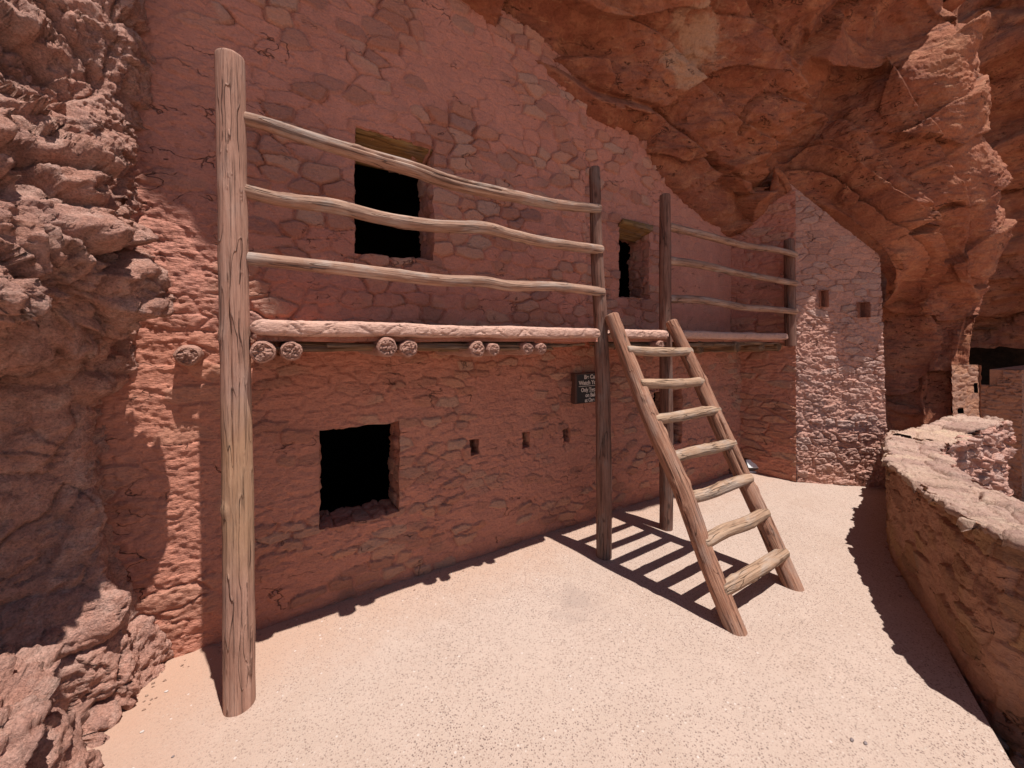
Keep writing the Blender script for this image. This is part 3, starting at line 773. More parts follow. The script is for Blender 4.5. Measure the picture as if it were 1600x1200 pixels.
log("post", [(5.10, 2.065, 1.61), (5.095, 2.07, 2.2), (5.085, 2.075, 2.83)], [.058, .056, .052], M['darkwood'], r2, 13, 40, 0.02, 0.02, 0.3, 0.05, 0.015, 2, 2)
for k, (za, zb) in enumerate(((2.675, 2.655), (2.375, 2.325), (2.035, 2.00))):
    xa, xb = 2.975, 5.08
    log("rail", [(xa, 2.15, za), (xa + .5, 2.13, za - .005 + .01 * k), (xa + 1.15, 2.10, za - 0.02), (xa + 1.7, 2.045, zb + 0.012), (xb, 2.01, zb)], [.038, .036, .034, .034, .032], M['rail'], r2, 31 + k, 36, 0.018, 0.1, 0.6, 0.07, 0.03, 2, 3)

lad = empty("pole_ladder", (2.63, 1.17, 0))
tag(lad, "sturdy log ladder with seven rungs leaning against the balcony", "ladder")
LF, LT = np.array([2.262, 1.195, 0.0]), np.array([2.165, 2.050, 1.845])
RF, RT = np.array([2.992, 1.20, 0.0]), np.array([2.90, 2.065, 1.82])
def lerp(a, b, t): return a + (b - a) * t
def wav(a, b, seed, amp):
    r = np.random.RandomState(seed)
    return [lerp(a, b, t) + r.uniform(-amp, amp, 3) * (0 < t < 1) for t in np.linspace(0, 1, 6)]
log("side_rail", wav(LF - (LT - LF) * 0.02, LT, 4, 0.010), [.056, .056, .060, .060, .056, .052], M['wood'], lad, 41, 64, 0.013, 0.05, 0.28, 0.06, 0.03, 4, 6)
log("side_rail", wav(RF - (RT - RF) * 0.02, RT, 5, 0.010), [.058, .056, .058, .058, .054, .050], M['wood'], lad, 42, 64, 0.013, 0.05, 0.28, 0.06, 0.03, 4, 6)
up = np.cross(RT - RF, np.array([1.0, 0, 0])); up /= np.linalg.norm(up)
if up[1] > 0: up = -up
for k in range(7):
    t = 0.100 + 0.1265 * k
    a, b2 = lerp(LF, LT, t), lerp(RF, RT, t + 0.004 * math.sin(k * 2.1))
    ex = (b2 - a) / np.linalg.norm(b2 - a)
    a = a + ex * -0.005 + up * 0.022; b2 = b2 + ex * 0.015 + up * 0.030
    r = np.random.RandomState(60 + k)
    mid = [lerp(a, b2, q) + np.array([0, 0, r.uniform(-0.012, 0.012)]) for q in (0.33, 0.66)]
    rr = 0.042 - 0.0012 * k
    log("rung", [a, mid[0], mid[1], b2], [rr * 0.95, rr, rr * 1.03, rr * 0.95], M['rung'], lad, 70 + k, 40, 0.012, 0.4, 0.75, 0.07, 0.03, 1, 2)

# ------------------------------------------------------------------ warning sign
sg = empty("warning_sign", (2.55, 2.60, 1.235))
tag(sg, "black warning sign on the wall half hidden behind the middle post", "sign")
def box(x0, x1, y0, y1, z0, z1, bev=0.003):
    V = []
    import itertools
    for (xx, ix), (yy, iy), (zz, iz) in itertools.product(((x0, 1), (x1, -1)), ((y0, 1), (y1, -1)), ((z0, 1), (z1, -1))):
        V += [(xx + ix * bev, yy + iy * bev, zz), (xx + ix * bev, yy, zz + iz * bev), (xx, yy + iy * bev, zz + iz * bev)]
    return V
import bmesh
def box_obj(name, dims, mat, parent, rot=None, bev=0.003):
    bm = bmesh.new()
    x0, x1, y0, y1, z0, z1 = dims
    for p in box(*dims, bev): bm.verts.new(p)
    bmesh.ops.convex_hull(bm, input=bm.verts)
    V = np.array([v.co[:] for v in bm.verts]); bm.verts.index_update()
    F = [tuple(v.index for v in f.verts) for f in bm.faces]
    bm.free()
    if rot is not None: V = rot(V)
    return mesh_obj(name, V, F, mat, parent, smooth=False)
SX0, SX1, SZ0, SZ1 = 2.283, 2.720, 1.100, 1.372
box_obj("panel", (SX0 + 0.022, SX1 - 0.022, 2.598, 2.612, SZ0 + 0.006, SZ1 - 0.006), M['board'], sg)
for nm, d in (("frame", (SX0, SX0 + 0.022, 2.592, 2.66, SZ0, SZ1)), ("frame", (SX1 - 0.022, SX1, 2.592, 2.66, SZ0, SZ1)),
              ("frame", (SX0 + 0.022, SX1 - 0.022, 2.592, 2.66, SZ1 - 0.008, SZ1)), ("frame", (SX0 + 0.022, SX1 - 0.022, 2.592, 2.66, SZ0, SZ0 + 0.008))):
    box_obj(nm, d, M['frame'], sg)
def text(body, x, z, size, width):
    cu = bpy.data.curves.new("lettering", 'FONT'); cu.body = body; cu.size = size; cu.align_x = 'CENTER'; cu.align_y = 'CENTER'; cu.extrude = 0.0008; cu.offset = size * 0.028
    ob = bpy.data.objects.new("lettering", cu); scene.collection.objects.link(ob)
    dg = bpy.context.evaluated_depsgraph_get(); me = bpy.data.meshes.new_from_object(ob.evaluated_get(dg))
    V = np.array([v.co[:] for v in me.vertices]); F = [tuple(p.vertices) for p in me.polygons]
    bpy.data.objects.remove(ob); bpy.data.curves.remove(cu); bpy.data.meshes.remove(me)
    sx = width / (V[:, 0].max() - V[:, 0].min())
    W = np.stack([x + V[:, 0] * sx, 2.5965 - V[:, 2], z + V[:, 1]], 1)
    mesh_obj("lettering", W, F, M['letter'], sg, smooth=False)
TXC = 2.508
text("Be Careful", TXC, 1.335, 0.052, 0.228); text("Watch Your Step", TXC, 1.283, 0.052, 0.360)
box_obj("divider_line", (SX0 + 0.045, SX1 - 0.045, 2.5955, 2.599, 1.252, 1.2565), M['letter'], sg, bev=0.0005)
text("Only Two People", TXC, 1.219, 0.050, 0.305); text("on Balcony", TXC, 1.170, 0.050, 0.205); text("at One Time", TXC, 1.124, 0.050, 0.215)
box_obj("underline", (TXC - 0.060, TXC + 0.012, 2.5955, 2.599, 1.1975, 1.2005), M['letter'], sg, bev=0.0003)
for zz in (SZ1 - 0.02, SZ0 + 0.02):
    box_obj("screw", (SX0 + 0.03, SX0 + 0.037, 2.594, 2.60, zz - 0.0035, zz + 0.0035), M['frame'], sg, bev=0.002)

# ------------------------------------------------------------------ ground
def poly_sheet(name, pts, z, mat, depth, label_kind='structure'):
    n = len(pts); V = [(x, y, z) for x, y in pts] + [(x, y, z - depth) for x, y in pts]
    F = [tuple(range(n))] + [(i, i + n, (i + 1) % n + n, (i + 1) % n) for i in range(n)]
    o = mesh_obj(name, V, F, mat, smooth=False); o["kind"] = label_kind
    return o
IN = [at_z(1384, 789, 0)[:2], at_z(1383, 827, 0)[:2], at_z(1393, 867, 0)[:2], at_z(1411, 901, 0)[:2], at_z(1446, 955, 0)[:2], at_z(1487, 1025, 0)[:2], at_z(1547, 1100, 0)[:2], at_z(1602, 1140, 0)[:2]]
IN = [np.array([5.95, 1.40])] + [np.array(p) + ((0, -0.03) if i < 2 else (0, 0)) for i, p in enumerate(IN)] + [np.array([2.62, -0.05]), np.array([2.3, -0.5]), np.array([1.8, -1.0]), np.array([1.1, -1.5])]
edge = [(-3.0, -4.0), (0.6, -2.6), (1.25, -1.1), (1.9, -0.15), tuple(at_z(1582, 1195, 0)[:2]), tuple(at_z(1525, 1095, 0)[:2]), tuple(at_z(1485, 1022, 0)[:2]), (3.45, 0.55), (4.2, 0.85), (5.2, 1.1), (6.2, 1.4), (6.2, 3.2), (-3.0, 3.2)]
poly_sheet("plaza_paving", edge, 0.0, M['ground'], 0.30)
gn = np.linspace(-1, 1, 160); gxy = np.sign(gn) * np.abs(gn) ** 2.2 * 120
Xg, Yg = np.meshgrid(gxy + 2, gxy, indexing='ij')
pg = np.stack([Xg, Yg, Xg * 0], -1)
Zg = -0.16 + 0.04 * fbm(pg * 1.5, 4, 9) - 0.9 * sst(5.8, 9.0, Xg) * sst(2.6, 0.5, Yg) - 1.5 * sst(1.0, 8.0, -Yg)
mesh_obj("terrain", np.stack([Xg, Yg, Zg], -1).reshape(-1, 3), grid_faces(160, 160), M['earth'])["kind"] = "structure"

# ------------------------------------------------------------------ left cliff
base = np.array([(-0.40, 3.05), (-0.47, 2.80), (-0.545, 2.58), (-0.575, 2.40), (-0.60, 2.15), (-0.68, 1.85), (-0.80, 1.50), (-1.05, 1.1), (-1.5, 0.6), (-2.3, -0.1), (-3.2, -1.2)])
L3 = np.concatenate([base, np.zeros((len(base), 1))], 1)
den, q = resample(L3, 0.004)
tp = [0.0]
while tp[-1] < q[-1]:
    yv = np.interp(tp[-1], q, den[:, 1]); tp.append(tp[-1] + (0.0032 if 2.2 < yv < 2.62 else (0.0065 if yv > 1.45 else 0.03)))
tp = np.array(tp)
bx, by = np.interp(tp, q, den[:, 0]), np.interp(tp, q, den[:, 1])
tx, ty = np.gradient(bx), np.gradient(by); ln = np.hypot(tx, ty)
nx_, ny_ = -ty / ln, tx / ln
zz = np.concatenate([np.arange(-0.25, 3.3, 0.0065), np.arange(3.3, 7.5, 0.06)])
S, Zg = np.meshgrid(np.arange(len(tp)), zz, indexing='ij')
BX, BY, NX, NY = bx[S], by[S], nx_[S], ny_[S]
prof = np.interp(Zg, [-0.3, 0.0, 0.15, 0.35, 0.6, 0.9, 1.2, 1.50, 1.62, 1.80, 2.05, 2.4, 2.8, 3.2, 4.0, 5.0, 7.5],
                 [-0.28, -0.28, -0.30, -0.36, -0.44, -0.50, -0.50, -0.46, -0.06, 0.13, 0.09, -0.05, -0.20, -0.36, -0.8, -1.3, -2.1])
near = np.interp(Zg, [-0.3, 0.0, 0.2, 0.5, 0.8, 1.38, 1.48, 1.9, 2.3, 2.8, 3.3, 7.5], [0.08, 0.05, 0.0, -0.08, -0.14, -0.16, -0.08, -0.05, -0.04, -0.03, -0.03, -0.05])
wn_ = sst(2.28, 2.50, BY)
p3 = np.stack([BX, BY, Zg], -1)
H0 = prof * (1 - wn_) + near * wn_
for (cy, cz, ry, rz, am) in ((1.78, 1.74, .13, .11, .15), (1.80, 1.33, .08, .07, .14), (2.05, 1.98, .14, .12, .07), (2.44, 0.36, .045, .24, .11), (2.36, 0.12, .06, .20, .26), (2.25, 0.0, .06, .12, .26), (2.47, 0.85, .03, .12, .06),
                             (2.05, 2.55, .10, .13, -.10), (1.85, 2.15, .08, .10, -.06), (2.20, 2.25, .10, .10, .06), (2.57, 1.0, .03, .9, -.03), (1.9, 2.75, .15, .12, .08)):
    H0 = H0 + am * np.exp(-((BY - cy) / ry) ** 2 - ((Zg - cz) / rz) ** 2)
H0 = H0 - (0.62 - 0.20 * sst(1.5, 1.7, Zg)) * sst(0.25, 0.6, Zg) * np.maximum(0, 2.34 - BY)
H0 = H0 + 0.04 * fbm(p3 * 2.5, 3, 104)
P0 = np.stack([BX + NX * H0, BY + NY * H0, Zg + 0.0], -1)
p3 = P0
wp3 = p3 + 0.05 * np.stack([noise(p3 * 5, 111), noise(p3 * 5 + 7, 112), noise(p3 * 5 + 13, 113)], -1)
v1 = vor3(wp3 * np.array([3.2, 3.2, 2.9]), 101); v2 = vor3(wp3 * np.array([8.0, 8.0, 6.5]) + 3, 102); v3 = vor3(wp3 * 17.0 + 5, 103)
def lumps(v, tl): return (0.55 - v[0]) * 0.9 + (v[2][..., 0] - 0.5) * 0.9 + tl * (v[3] * (v[2] - 0.5)).sum(-1)
f1, f2, f3 = lumps(v1, 1.6), lumps(v2, 1.2), lumps(v3, 0.4)
g1 = facets(p3 * np.array([5.5, 5.5, 4.5]) + 2, 121, 1.4)[0]; g2 = facets(p3 * np.array([13.0, 13.0, 11.0]) + 8, 122, 1.2)[0]
pv_ = vor3(p3 * 26.0 + 1, 123)[0]; pits = np.clip(0.42 - pv_, 0, 1) * sst(-0.1, 0.25, noise(p3 * 4, 124))
crk = np.exp(-((v1[1] - v1[0]) / 0.06) ** 2)
amp = (1 - 0.55 * wn_) * np.interp(Zg, [-0.3, 0.2, 0.6, 1.4, 1.62, 1.8, 7], [0.8, 0.6, 0.5, 0.6, 0.8, 1.0, 1.3])
rough = np.interp(Zg, [0, 0.5, 1.4, 1.7], [0.8, 0.45, 0.5, 1.0])
Dt = amp * (0.11 * f1 + 0.045 * f2 + 0.050 * g1 + 0.024 * g2 - 0.05 * crk) - rough * 0.04 * pits
Dt = Dt + rough * (0.022 * f3 + 0.014 * fbm(p3 * 20, 4, 105) + 0.0055 * noise(p3 * 90, 106) + 0.004 * noise(p3 * 45, 108))
Nm = normals_grid(P0)
if (Nm[len(tp) // 3, 300] @ np.array([1.0, -0.5, 0])) < 0: Nm = -Nm
ks = np.hanning(61); ks /= ks.sum()
for c_ in range(3):
    t_ = np.apply_along_axis(lambda r: np.convolve(np.pad(r, 30, mode='edge'), ks, mode='valid'), 0, Nm[..., c_])
    Nm[..., c_] = np.apply_along_axis(lambda r: np.convolve(np.pad(r, 30, mode='edge'), ks, mode='valid'), 1, t_)
Nm /= np.linalg.norm(Nm, axis=-1, keepdims=True)
P = P0 + Nm * Dt[..., None]
o = mesh_obj("cliff_face", P.reshape(-1, 3), grid_faces(len(tp), len(zz))[:, ::-1], M['cliff'])
tag(o, kind="structure")

def rock_blob(name, c, r, seed, mat, amp=0.2, res=72, cut=None, parent=None, sm=True, sc=1.0, fine=0.02):
    """rough boulder: a displaced sphere"""
    th = np.linspace(0.0, math.pi, res); ph = np.linspace(0, 2 * math.pi, 2 * res, endpoint=False)
    T, Ph = np.meshgrid(th, ph, indexing='ij')
    N = np.stack([np.sin(T) * np.cos(Ph), np.sin(T) * np.sin(Ph), np.cos(T)], -1)
    p = N * np.array(r) * sc + seed * 3.1
    k = 1.0 / max(r)
    f1, e1, _ = facets(p * 1.9 * k, seed, 1.0); f2, e2, _ = facets(p * 4.5 * k, seed + 1, 1.0)
    d = 1 + amp * f1 + 0.4 * amp * f2 + fine * fbm(p * 14 * k, 4, seed + 3)
    P = np.array(c) + N * np.array(r) * d[..., None]
    return mesh_obj(name, P.reshape(-1, 3), grid_faces(res, 2 * res, None, True), mat, parent, smooth=sm)
o = rock_blob("boulder", (-0.80, 1.66, 0.25), (0.32, 0.32, 0.45), 5, M['cliff'], 0.26, 160, fine=0.03)
tag(o, "rough sunlit boulder at the foot of the cliff, lower left", "boulder")

# ------------------------------------------------------------------ overhanging cliff
K = [(-2.2, 3.0, 4.9), (-0.9, 2.8, 4.75), (0.3, 2.72, 4.5), (1.2, 2.70, 4.24), (2.46, 2.70, 3.99), (3.35, 2.70, 3.92), (3.75, 2.70, 3.58), (5.02, 2.70, 3.22), (5.50, 2.18, 3.50), (5.93, 1.42, 2.60), (6.6, 1.50, 2.38), (7.3, 1.85, 2.0), (7.25, 1.78, 1.2), (7.2, 1.75, 0.4), (7.2, 1.75, -1.5)]
R = [(-1.9, 2.3, 5.7), (-0.55, 1.95, 5.5), (0.35, 1.56, 5.5), (1.1, 1.24, 5.6), (2.45, 1.20, 5.6), (3.4, 1.05, 5.55), (4.9, 1.02, 5.5), (6.13, 1.055, 5.36), (5.99, 0.972, 4.55), (6.25, 0.925, 4.01), (6.86, 0.885, 3.37), (7.32, 0.835, 2.88), (8.04, 0.99, 2.37), (7.82, 1.10, 1.45), (7.7, 1.14, -1.5)]
O1 = [(x, y - 0.08, z + 0.55) for x, y, z in R]
O2 = [(x, y - 0.15, z + 1.8) for x, y, z in R]
O3 = [(x, y - 0.2, z + 4.5) for x, y, z in R]
for j, (d1, d2, d3) in {7: ((.20, -.04, .38), (.40, .05, 1.2), (.5, .1, 4.2)), 8: ((.30, -.06, .36), (.55, .06, 1.1), (.7, .2, 4.2)), 9: ((.32, -.06, .36), (.60, .08, 1.1), (.8, .3, 4.2)), 10: ((.32, -.06, .36), (.65, .10, 1.1), (.9, .4, 4.2)), 11: ((.34, -.02, .36), (.75, .25, 1.1), (1.0, .6, 4.2)), 12: ((.35, .45, .35), (.6, 1.2, 1.0), (.9, 1.6, 4)), 13: ((.35, .6, 0), (.5, 1.4, 0), (.5, 2.4, 0)), 14: ((.35, .6, 0), (.5, 1.4, 0), (.5, 2.4, 0))}.items():
    r = R[j]; O1[j] = tuple(np.add(r, d1)); O2[j] = tuple(np.add(r, d2)); O3[j] = tuple(np.add(r, d3))
K, R = np.array(K), np.array(R)
K0 = K + np.array([0.0, 0.5, 0.0]); K0[8:] = K[8:] + np.array([0.5, 0.25, -0.15])
bul = np.array([0.10, 0.10, 0.12, 0.12, 0.14, 0.14, 0.16, 0.18, 0.16, 0.12, 0.08, 0.05, 0.0, 0.0, 0.0])
M1 = K * 0.68 + R * 0.32 + np.stack([0 * bul, 0.6 * bul, 0.5 * bul], 1)
M2 = K * 0.30 + R * 0.70 + np.stack([0 * bul, 0.3 * bul, 0.5 * bul], 1)
CT = np.stack([K0, K, M1, M2, R, np.array(O1), np.array(O2), np.array(O3)], 0)       # rows x cols x 3
nu = 900
tu = np.linspace(0, len(K) - 1, nu)
cols = np.stack([catmull(CT[i], tu) for i in range(len(CT))], 0)
tv = np.concatenate([np.linspace(0, 1, 24)[:-1], np.linspace(1, 4, 300)[:-1], np.linspace(4, 5.0, 90)[:-1], np.linspace(5, 7, 70)])
B = catmull(cols, tv)                                        # nv x nu x 3
N = normals_grid(B)
mid_n = N[150, 300]
if mid_n[1] > 0: N = -N                                      # towards the open air
TV, TU = np.meshgrid(tv, tu, indexing='ij')
A = np.array([[0.86, 0.30, 0.42], [-0.30, 0.95, -0.05], [-0.42, -0.08, 0.90]])      # bedding frame
q = B @ A.T
rimw = 1 - 0.75 * np.exp(-((TV - 4.0) / 0.55) ** 2)
conw = (sst(0.9, 1.5, TV) * 0.75 + 0.25) * (1 - 0.45 * sst(7, 9, TU))
f1, e1, _ = facets(q * np.array([0.6, 1.15, 1.7]), 201, 1.1)
f2, e2, _ = facets(q * np.array([2.2, 3.6, 5.0]) + 2, 202, 1.0)
f3, e3, _ = facets(q * np.array([6.0, 9.0, 16.0]) + 4, 203, 1.0)
d = conw * rimw * (0.24 * f1 + 0.020 * f2) + 0.006 * f3 * rimw
d += conw * rimw * 0.13 * fbm(q * np.array([0.9, 1.5, 2.0]), 4, 204)
d += 0.011 * fbm(q * np.array([7, 10, 20.0]), 4, 205) + 0.003 * noise(B * 55, 206)
# the slab resting on the wall tops, with the long crack above it
ts = np.interp(TU, [2.5, 3.5, 5, 6.2, 7, 8, 9, 10.5, 12], [0.9, 1.05, 1.22, 1.42, 1.50, 1.55, 1.65, 1.75, 1.7]) + 0.06 * noise(B * 2.2, 207)
slab = (1 - sst(-0.02, 0.02, TV - ts)) * sst(2.6, 4.2, TU) * (1 - sst(8.0, 9.3, TU))
d -= 0.20 * np.exp(-((TU - 8.5) / 0.75) ** 2) * (1 - sst(1.3, 1.9, TV))
d += 0.15 * slab - 0.05 * np.exp(-((TV - ts - 0.03) / 0.03) ** 2) * sst(3, 5, TU) * (1 - sst(10, 11, TU))
# two more bedding ledges
for (t0, sl, am, sd) in ((1.9, 0.05, 0.13, 1), (2.5, -0.06, 0.12, 2), (3.1, 0.03, 0.10, 3)):
    tt = t0 + sl * (TU - 6) + 0.22 * noise(B * 1.1 + sd * 9, 210 + sd)
    d += am * (1 - sst(-0.02, 0.03, TV - tt)) * sst(tt - 0.7, tt, TV) * rimw
P = B + N * d[..., None]
# set the brow so that its shade ends where the shade in the photograph ends
sx_, sy_ = SUN.x / SUN.z, -SUN.y / SUN.z
qq = np.where(TV > 2.6, P[..., 1] + sy_ * P[..., 2], 99.0)
jm = qq.argmin(0); ii = np.arange(nu)
qm = qq[jm, ii]; pm = P[jm, ii, 0] - sx_ * P[jm, ii, 2]
want = np.interp(pm, [-1.65, -0.74, -0.45, -0.13, 0.66, 2.0, 2.60, 2.75, 2.92, 4.8, 5.1, 5.9], [3.78, 3.385, 3.286, 3.18, 2.90, 2.88, 2.84, 2.76, 2.53, 2.50, 2.66, 2.68])
dl = np.where(tu < 7.3, want - qm, 0.0)
ker = np.hanning(31); ker /= ker.sum()
dl = np.convolve(np.pad(dl, 15, mode='edge'), ker, mode='valid') * (1 - sst(6.9, 7.8, tu))
P[..., 1] += sst(2.2, 3.6, TV) * dl[None, :]
o = mesh_obj("cliff_overhang", P.reshape(-1, 3), grid_faces(len(tv), nu), M['over'])
tag(o, kind="structure")
# cliff above, behind the rim, so the alcove is closed to the sky
# farther alcove
b0 = np.array([(9.6, 4.5), (10.5, -1.2)])
g1 = np.linspace(0, 1, 160); g2 = np.linspace(0, 1, 220)
U_, V_ = np.meshgrid(g1, g2, indexing='ij')
prof_x = np.interp(V_, [0, 0.25, 0.5, 0.75, 0.9, 1.0], [10.4, 11.2, 12.2, 13.2, 13.8, 14.1]); prof_z = np.interp(V_, [0, 0.25, 0.5, 0.75, 0.9, 1.0], [9.5, 7.4, 5.2, 3.2, 2.1, 1.65])
Pb = np.stack([prof_x + 0.6 * (U_ - .5), -2.5 + 9.0 * U_, prof_z], -1)
Nb = normals_grid(Pb)
if Nb[80, 110][2] > 0: Nb = -Nb
fa, ea, _ = facets(Pb * np.array([0.6, 0.5, 0.9]), 221, 1.0); fb, eb, _ = facets(Pb * np.array([1.8, 1.4, 2.6]), 222, 1.0)
Pb = Pb + Nb * (0.5 * fa + 0.18 * fb + 0.12 * fbm(Pb * 1.8, 5, 223))[..., None]
o = mesh_obj("cliff_alcove", Pb.reshape(-1, 3), grid_faces(160, 220), M['over']); tag(o, kind="structure")
# back of that alcove
Yb, Zb = np.meshgrid(np.linspace(-3, 7, 120), np.linspace(-2.5, 2.6, 80), indexing='ij')
Pk = np.stack([np.full_like(Yb, 21.5), Yb, Zb], -1)
Pk[..., 0] += 0.4 * fbm(Pk * 0.8, 4, 231)
Pk2 = Pk.copy()
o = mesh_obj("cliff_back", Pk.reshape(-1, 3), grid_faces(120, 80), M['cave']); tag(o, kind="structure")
rf = [(13.9, -3, 1.95), (22, -3, 1.95), (22, 7, 1.95), (13.9, 7, 1.95), (13.9, -3, 9), (22, -3, 9), (22, 7, 9), (13.9, 7, 9)]
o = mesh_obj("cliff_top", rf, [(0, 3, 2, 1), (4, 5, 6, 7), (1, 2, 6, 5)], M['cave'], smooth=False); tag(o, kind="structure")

# ------------------------------------------------------------------ far dwellings
fd = empty("far_dwelling", (7.8, 1.1, -1))
tag(fd, "pale stone wall with two small windows standing under the far rock buttress", "ruin")
a_, b_ = ray(1490, 600) * 5.0, ray(1532, 600) * 5.05
w, pt, L = planar_wall("wall", (a_[0], a_[1]), (b_[0], b_[1]), -1.2, lambda s: 1.36, 0.02, M['far'], 61, (0.14, 0.06, 0.010, 0.3, 0.004, 0.003), fd, step=0.012,
            holes=[(0.335, 0.40, 0.98, 1.12), (0.07, 0.17, 0.72, 0.79)])
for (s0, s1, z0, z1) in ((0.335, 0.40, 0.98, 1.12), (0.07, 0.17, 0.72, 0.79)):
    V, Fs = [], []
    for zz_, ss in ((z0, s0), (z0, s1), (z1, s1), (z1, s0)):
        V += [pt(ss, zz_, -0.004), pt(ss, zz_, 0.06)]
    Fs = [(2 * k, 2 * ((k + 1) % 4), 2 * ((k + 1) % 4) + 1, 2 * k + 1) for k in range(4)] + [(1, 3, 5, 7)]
    mesh_obj("window", V, Fs, M['opening_shade'], fd, smooth=False)
planar_wall("side_wall", (b_[0], b_[1]), (b_[0] + 0.9, b_[1] + 0.9), -1.2, lambda s: 1.36, 0.0, M['far'], 62, (0.14, 0.06, 0.010, 0.3, 0.004, 0.003), fd, step=0.03)
fw = empty("ruined_wall", (10.2, 1.2, -1))
tag(fw, "stepped brown stone wall in front of the dark cave, far right", "ruin")
a_, b_ = ray(1522, 600) * 6.6, ray(1592, 600) * 6.2
Lw = math.hypot(b_[0] - a_[0], b_[1] - a_[1])
planar_wall("wall", (a_[0], a_[1]), (b_[0] + (b_[0] - a_[0]) / Lw * 0.03, b_[1] + (b_[1] - a_[1]) / Lw * 0.03), -1.8, lambda s: 0.92 if s < 0.55 * Lw else (1.04 if s < 0.66 * Lw else 1.20), 0.0, M['far'], 63, (0.17, 0.05, 0.030, 0.3, 0.004, 0.002), fw, step=0.012)
c_ = ray(1640, 600) * 7.4
w, pt, L = planar_wall("side_wall", (b_[0], b_[1]), (c_[0], c_[1]), -1.8, lambda s: 1.20, 0.0, M['far'], 64, (0.17, 0.05, 0.030, 0.3, 0.004, 0.002), fw, step=0.012)
# tops with thickness
for (A_, B_, zt) in ((a_, a_ + (b_ - a_) * 0.55, 0.92), (a_ + (b_ - a_) * 0.55, a_ + (b_ - a_) * 0.66, 1.04), (a_ + (b_ - a_) * 0.66, b_, 1.20), (b_, c_, 1.20)):
    n = np.array([-(B_ - A_)[1], (B_ - A_)[0]]); n = n / np.linalg.norm(n) * 0.3
    V = [(A_[0], A_[1], zt - .004), (B_[0], B_[1], zt - .004), (B_[0] + n[0], B_[1] + n[1], zt - .004), (A_[0] + n[0], A_[1] + n[1], zt - .004)]
    V += [(x, y, zt - 1.5) for x, y, z in V]
    mesh_obj("wall_top", V, [(0, 1, 2, 3), (3, 2, 6, 7), (0, 3, 7, 4), (1, 5, 6, 2)], M['far'], fw, {"stone": ('FLOAT_COLOR', np.tile([0.5, 0.2, 1.0], (8, 1)))}, smooth=False)

# ------------------------------------------------------------------ parapet
par = empty("parapet_wall", (4.0, 0.8, 0))
tag(par, "low curving stone parapet capped with pale flagstones at the plaza edge", "wall")
in3 = np.array([[p[0], p[1], 0] for p in IN])
cl, q = resample(in3, 0.009)
tx, ty = np.gradient(cl[:, 0]), np.gradient(cl[:, 1]); ln = np.hypot(tx, ty)
nin = np.stack([ty / ln, -tx / ln], 1)
if (nin[len(nin) // 3] @ (np.array([3.0, 1.5]) - cl[len(nin) // 3, :2])) < 0: nin = -nin
def smooth1(a, k):
    ker = np.ones(k) / k; ap = np.pad(a, ((k // 2, k // 2), (0, 0)), mode='edge')
    return np.stack([np.convolve(ap[:, i], ker, mode='valid')[:len(a)] for i in range(a.shape[1])], 1)
nin = smooth1(nin, 41); nin /= np.linalg.norm(nin, axis=1)[:, None]
hgt = np.interp(q, [0, 0.4, 1.5, 2.4, 3.2, 6], [0.64, 0.66, 0.715, 0.745, 0.78, 0.80])
zr = np.arange(-0.22, 0.815, 0.009)
S, Tz = np.meshgrid(np.arange(len(cl)), zr, indexing='ij')
zrel = Tz / 0.8 * hgt[S]; zrel = np.where(Tz < 0, Tz, zrel)
d, col = masonry(q[S], zrel, 67, 0.20, 0.11, 0.022, 0.55, 0.010, 0.004)
d = d + 0.02 * noise(np.stack([q[S] * 1.5, zrel * 2, zrel * 0], -1), 68)
def face(offset, side, zfun, colr, name, mat, flip):
    P = np.stack([cl[S, 0] + nin[S, 0] * offset, cl[S, 1] + nin[S, 1] * offset, zfun], -1)
    F = grid_faces(*S.shape)
    return mesh_obj(name, P.reshape(-1, 3), F[:, ::-1] if flip else F, mat, par, {"stone": ('FLOAT_COLOR', colr.reshape(-1, 3))})
face(d - 0.012 + 0.05 * (0.4 - zrel) * (zrel < 0.4) * 0.4, 0, zrel, col, "inner_face", M['parapet'], False)
WID = 0.33
d2, col2 = masonry(q[S] + 9, zrel, 69, 0.16, 0.10, 0.05, 0.3, 0.010, 0.006)
face(-WID - d2 + 0.012, 1, zrel, col2, "outer_face", M['tower'], True)
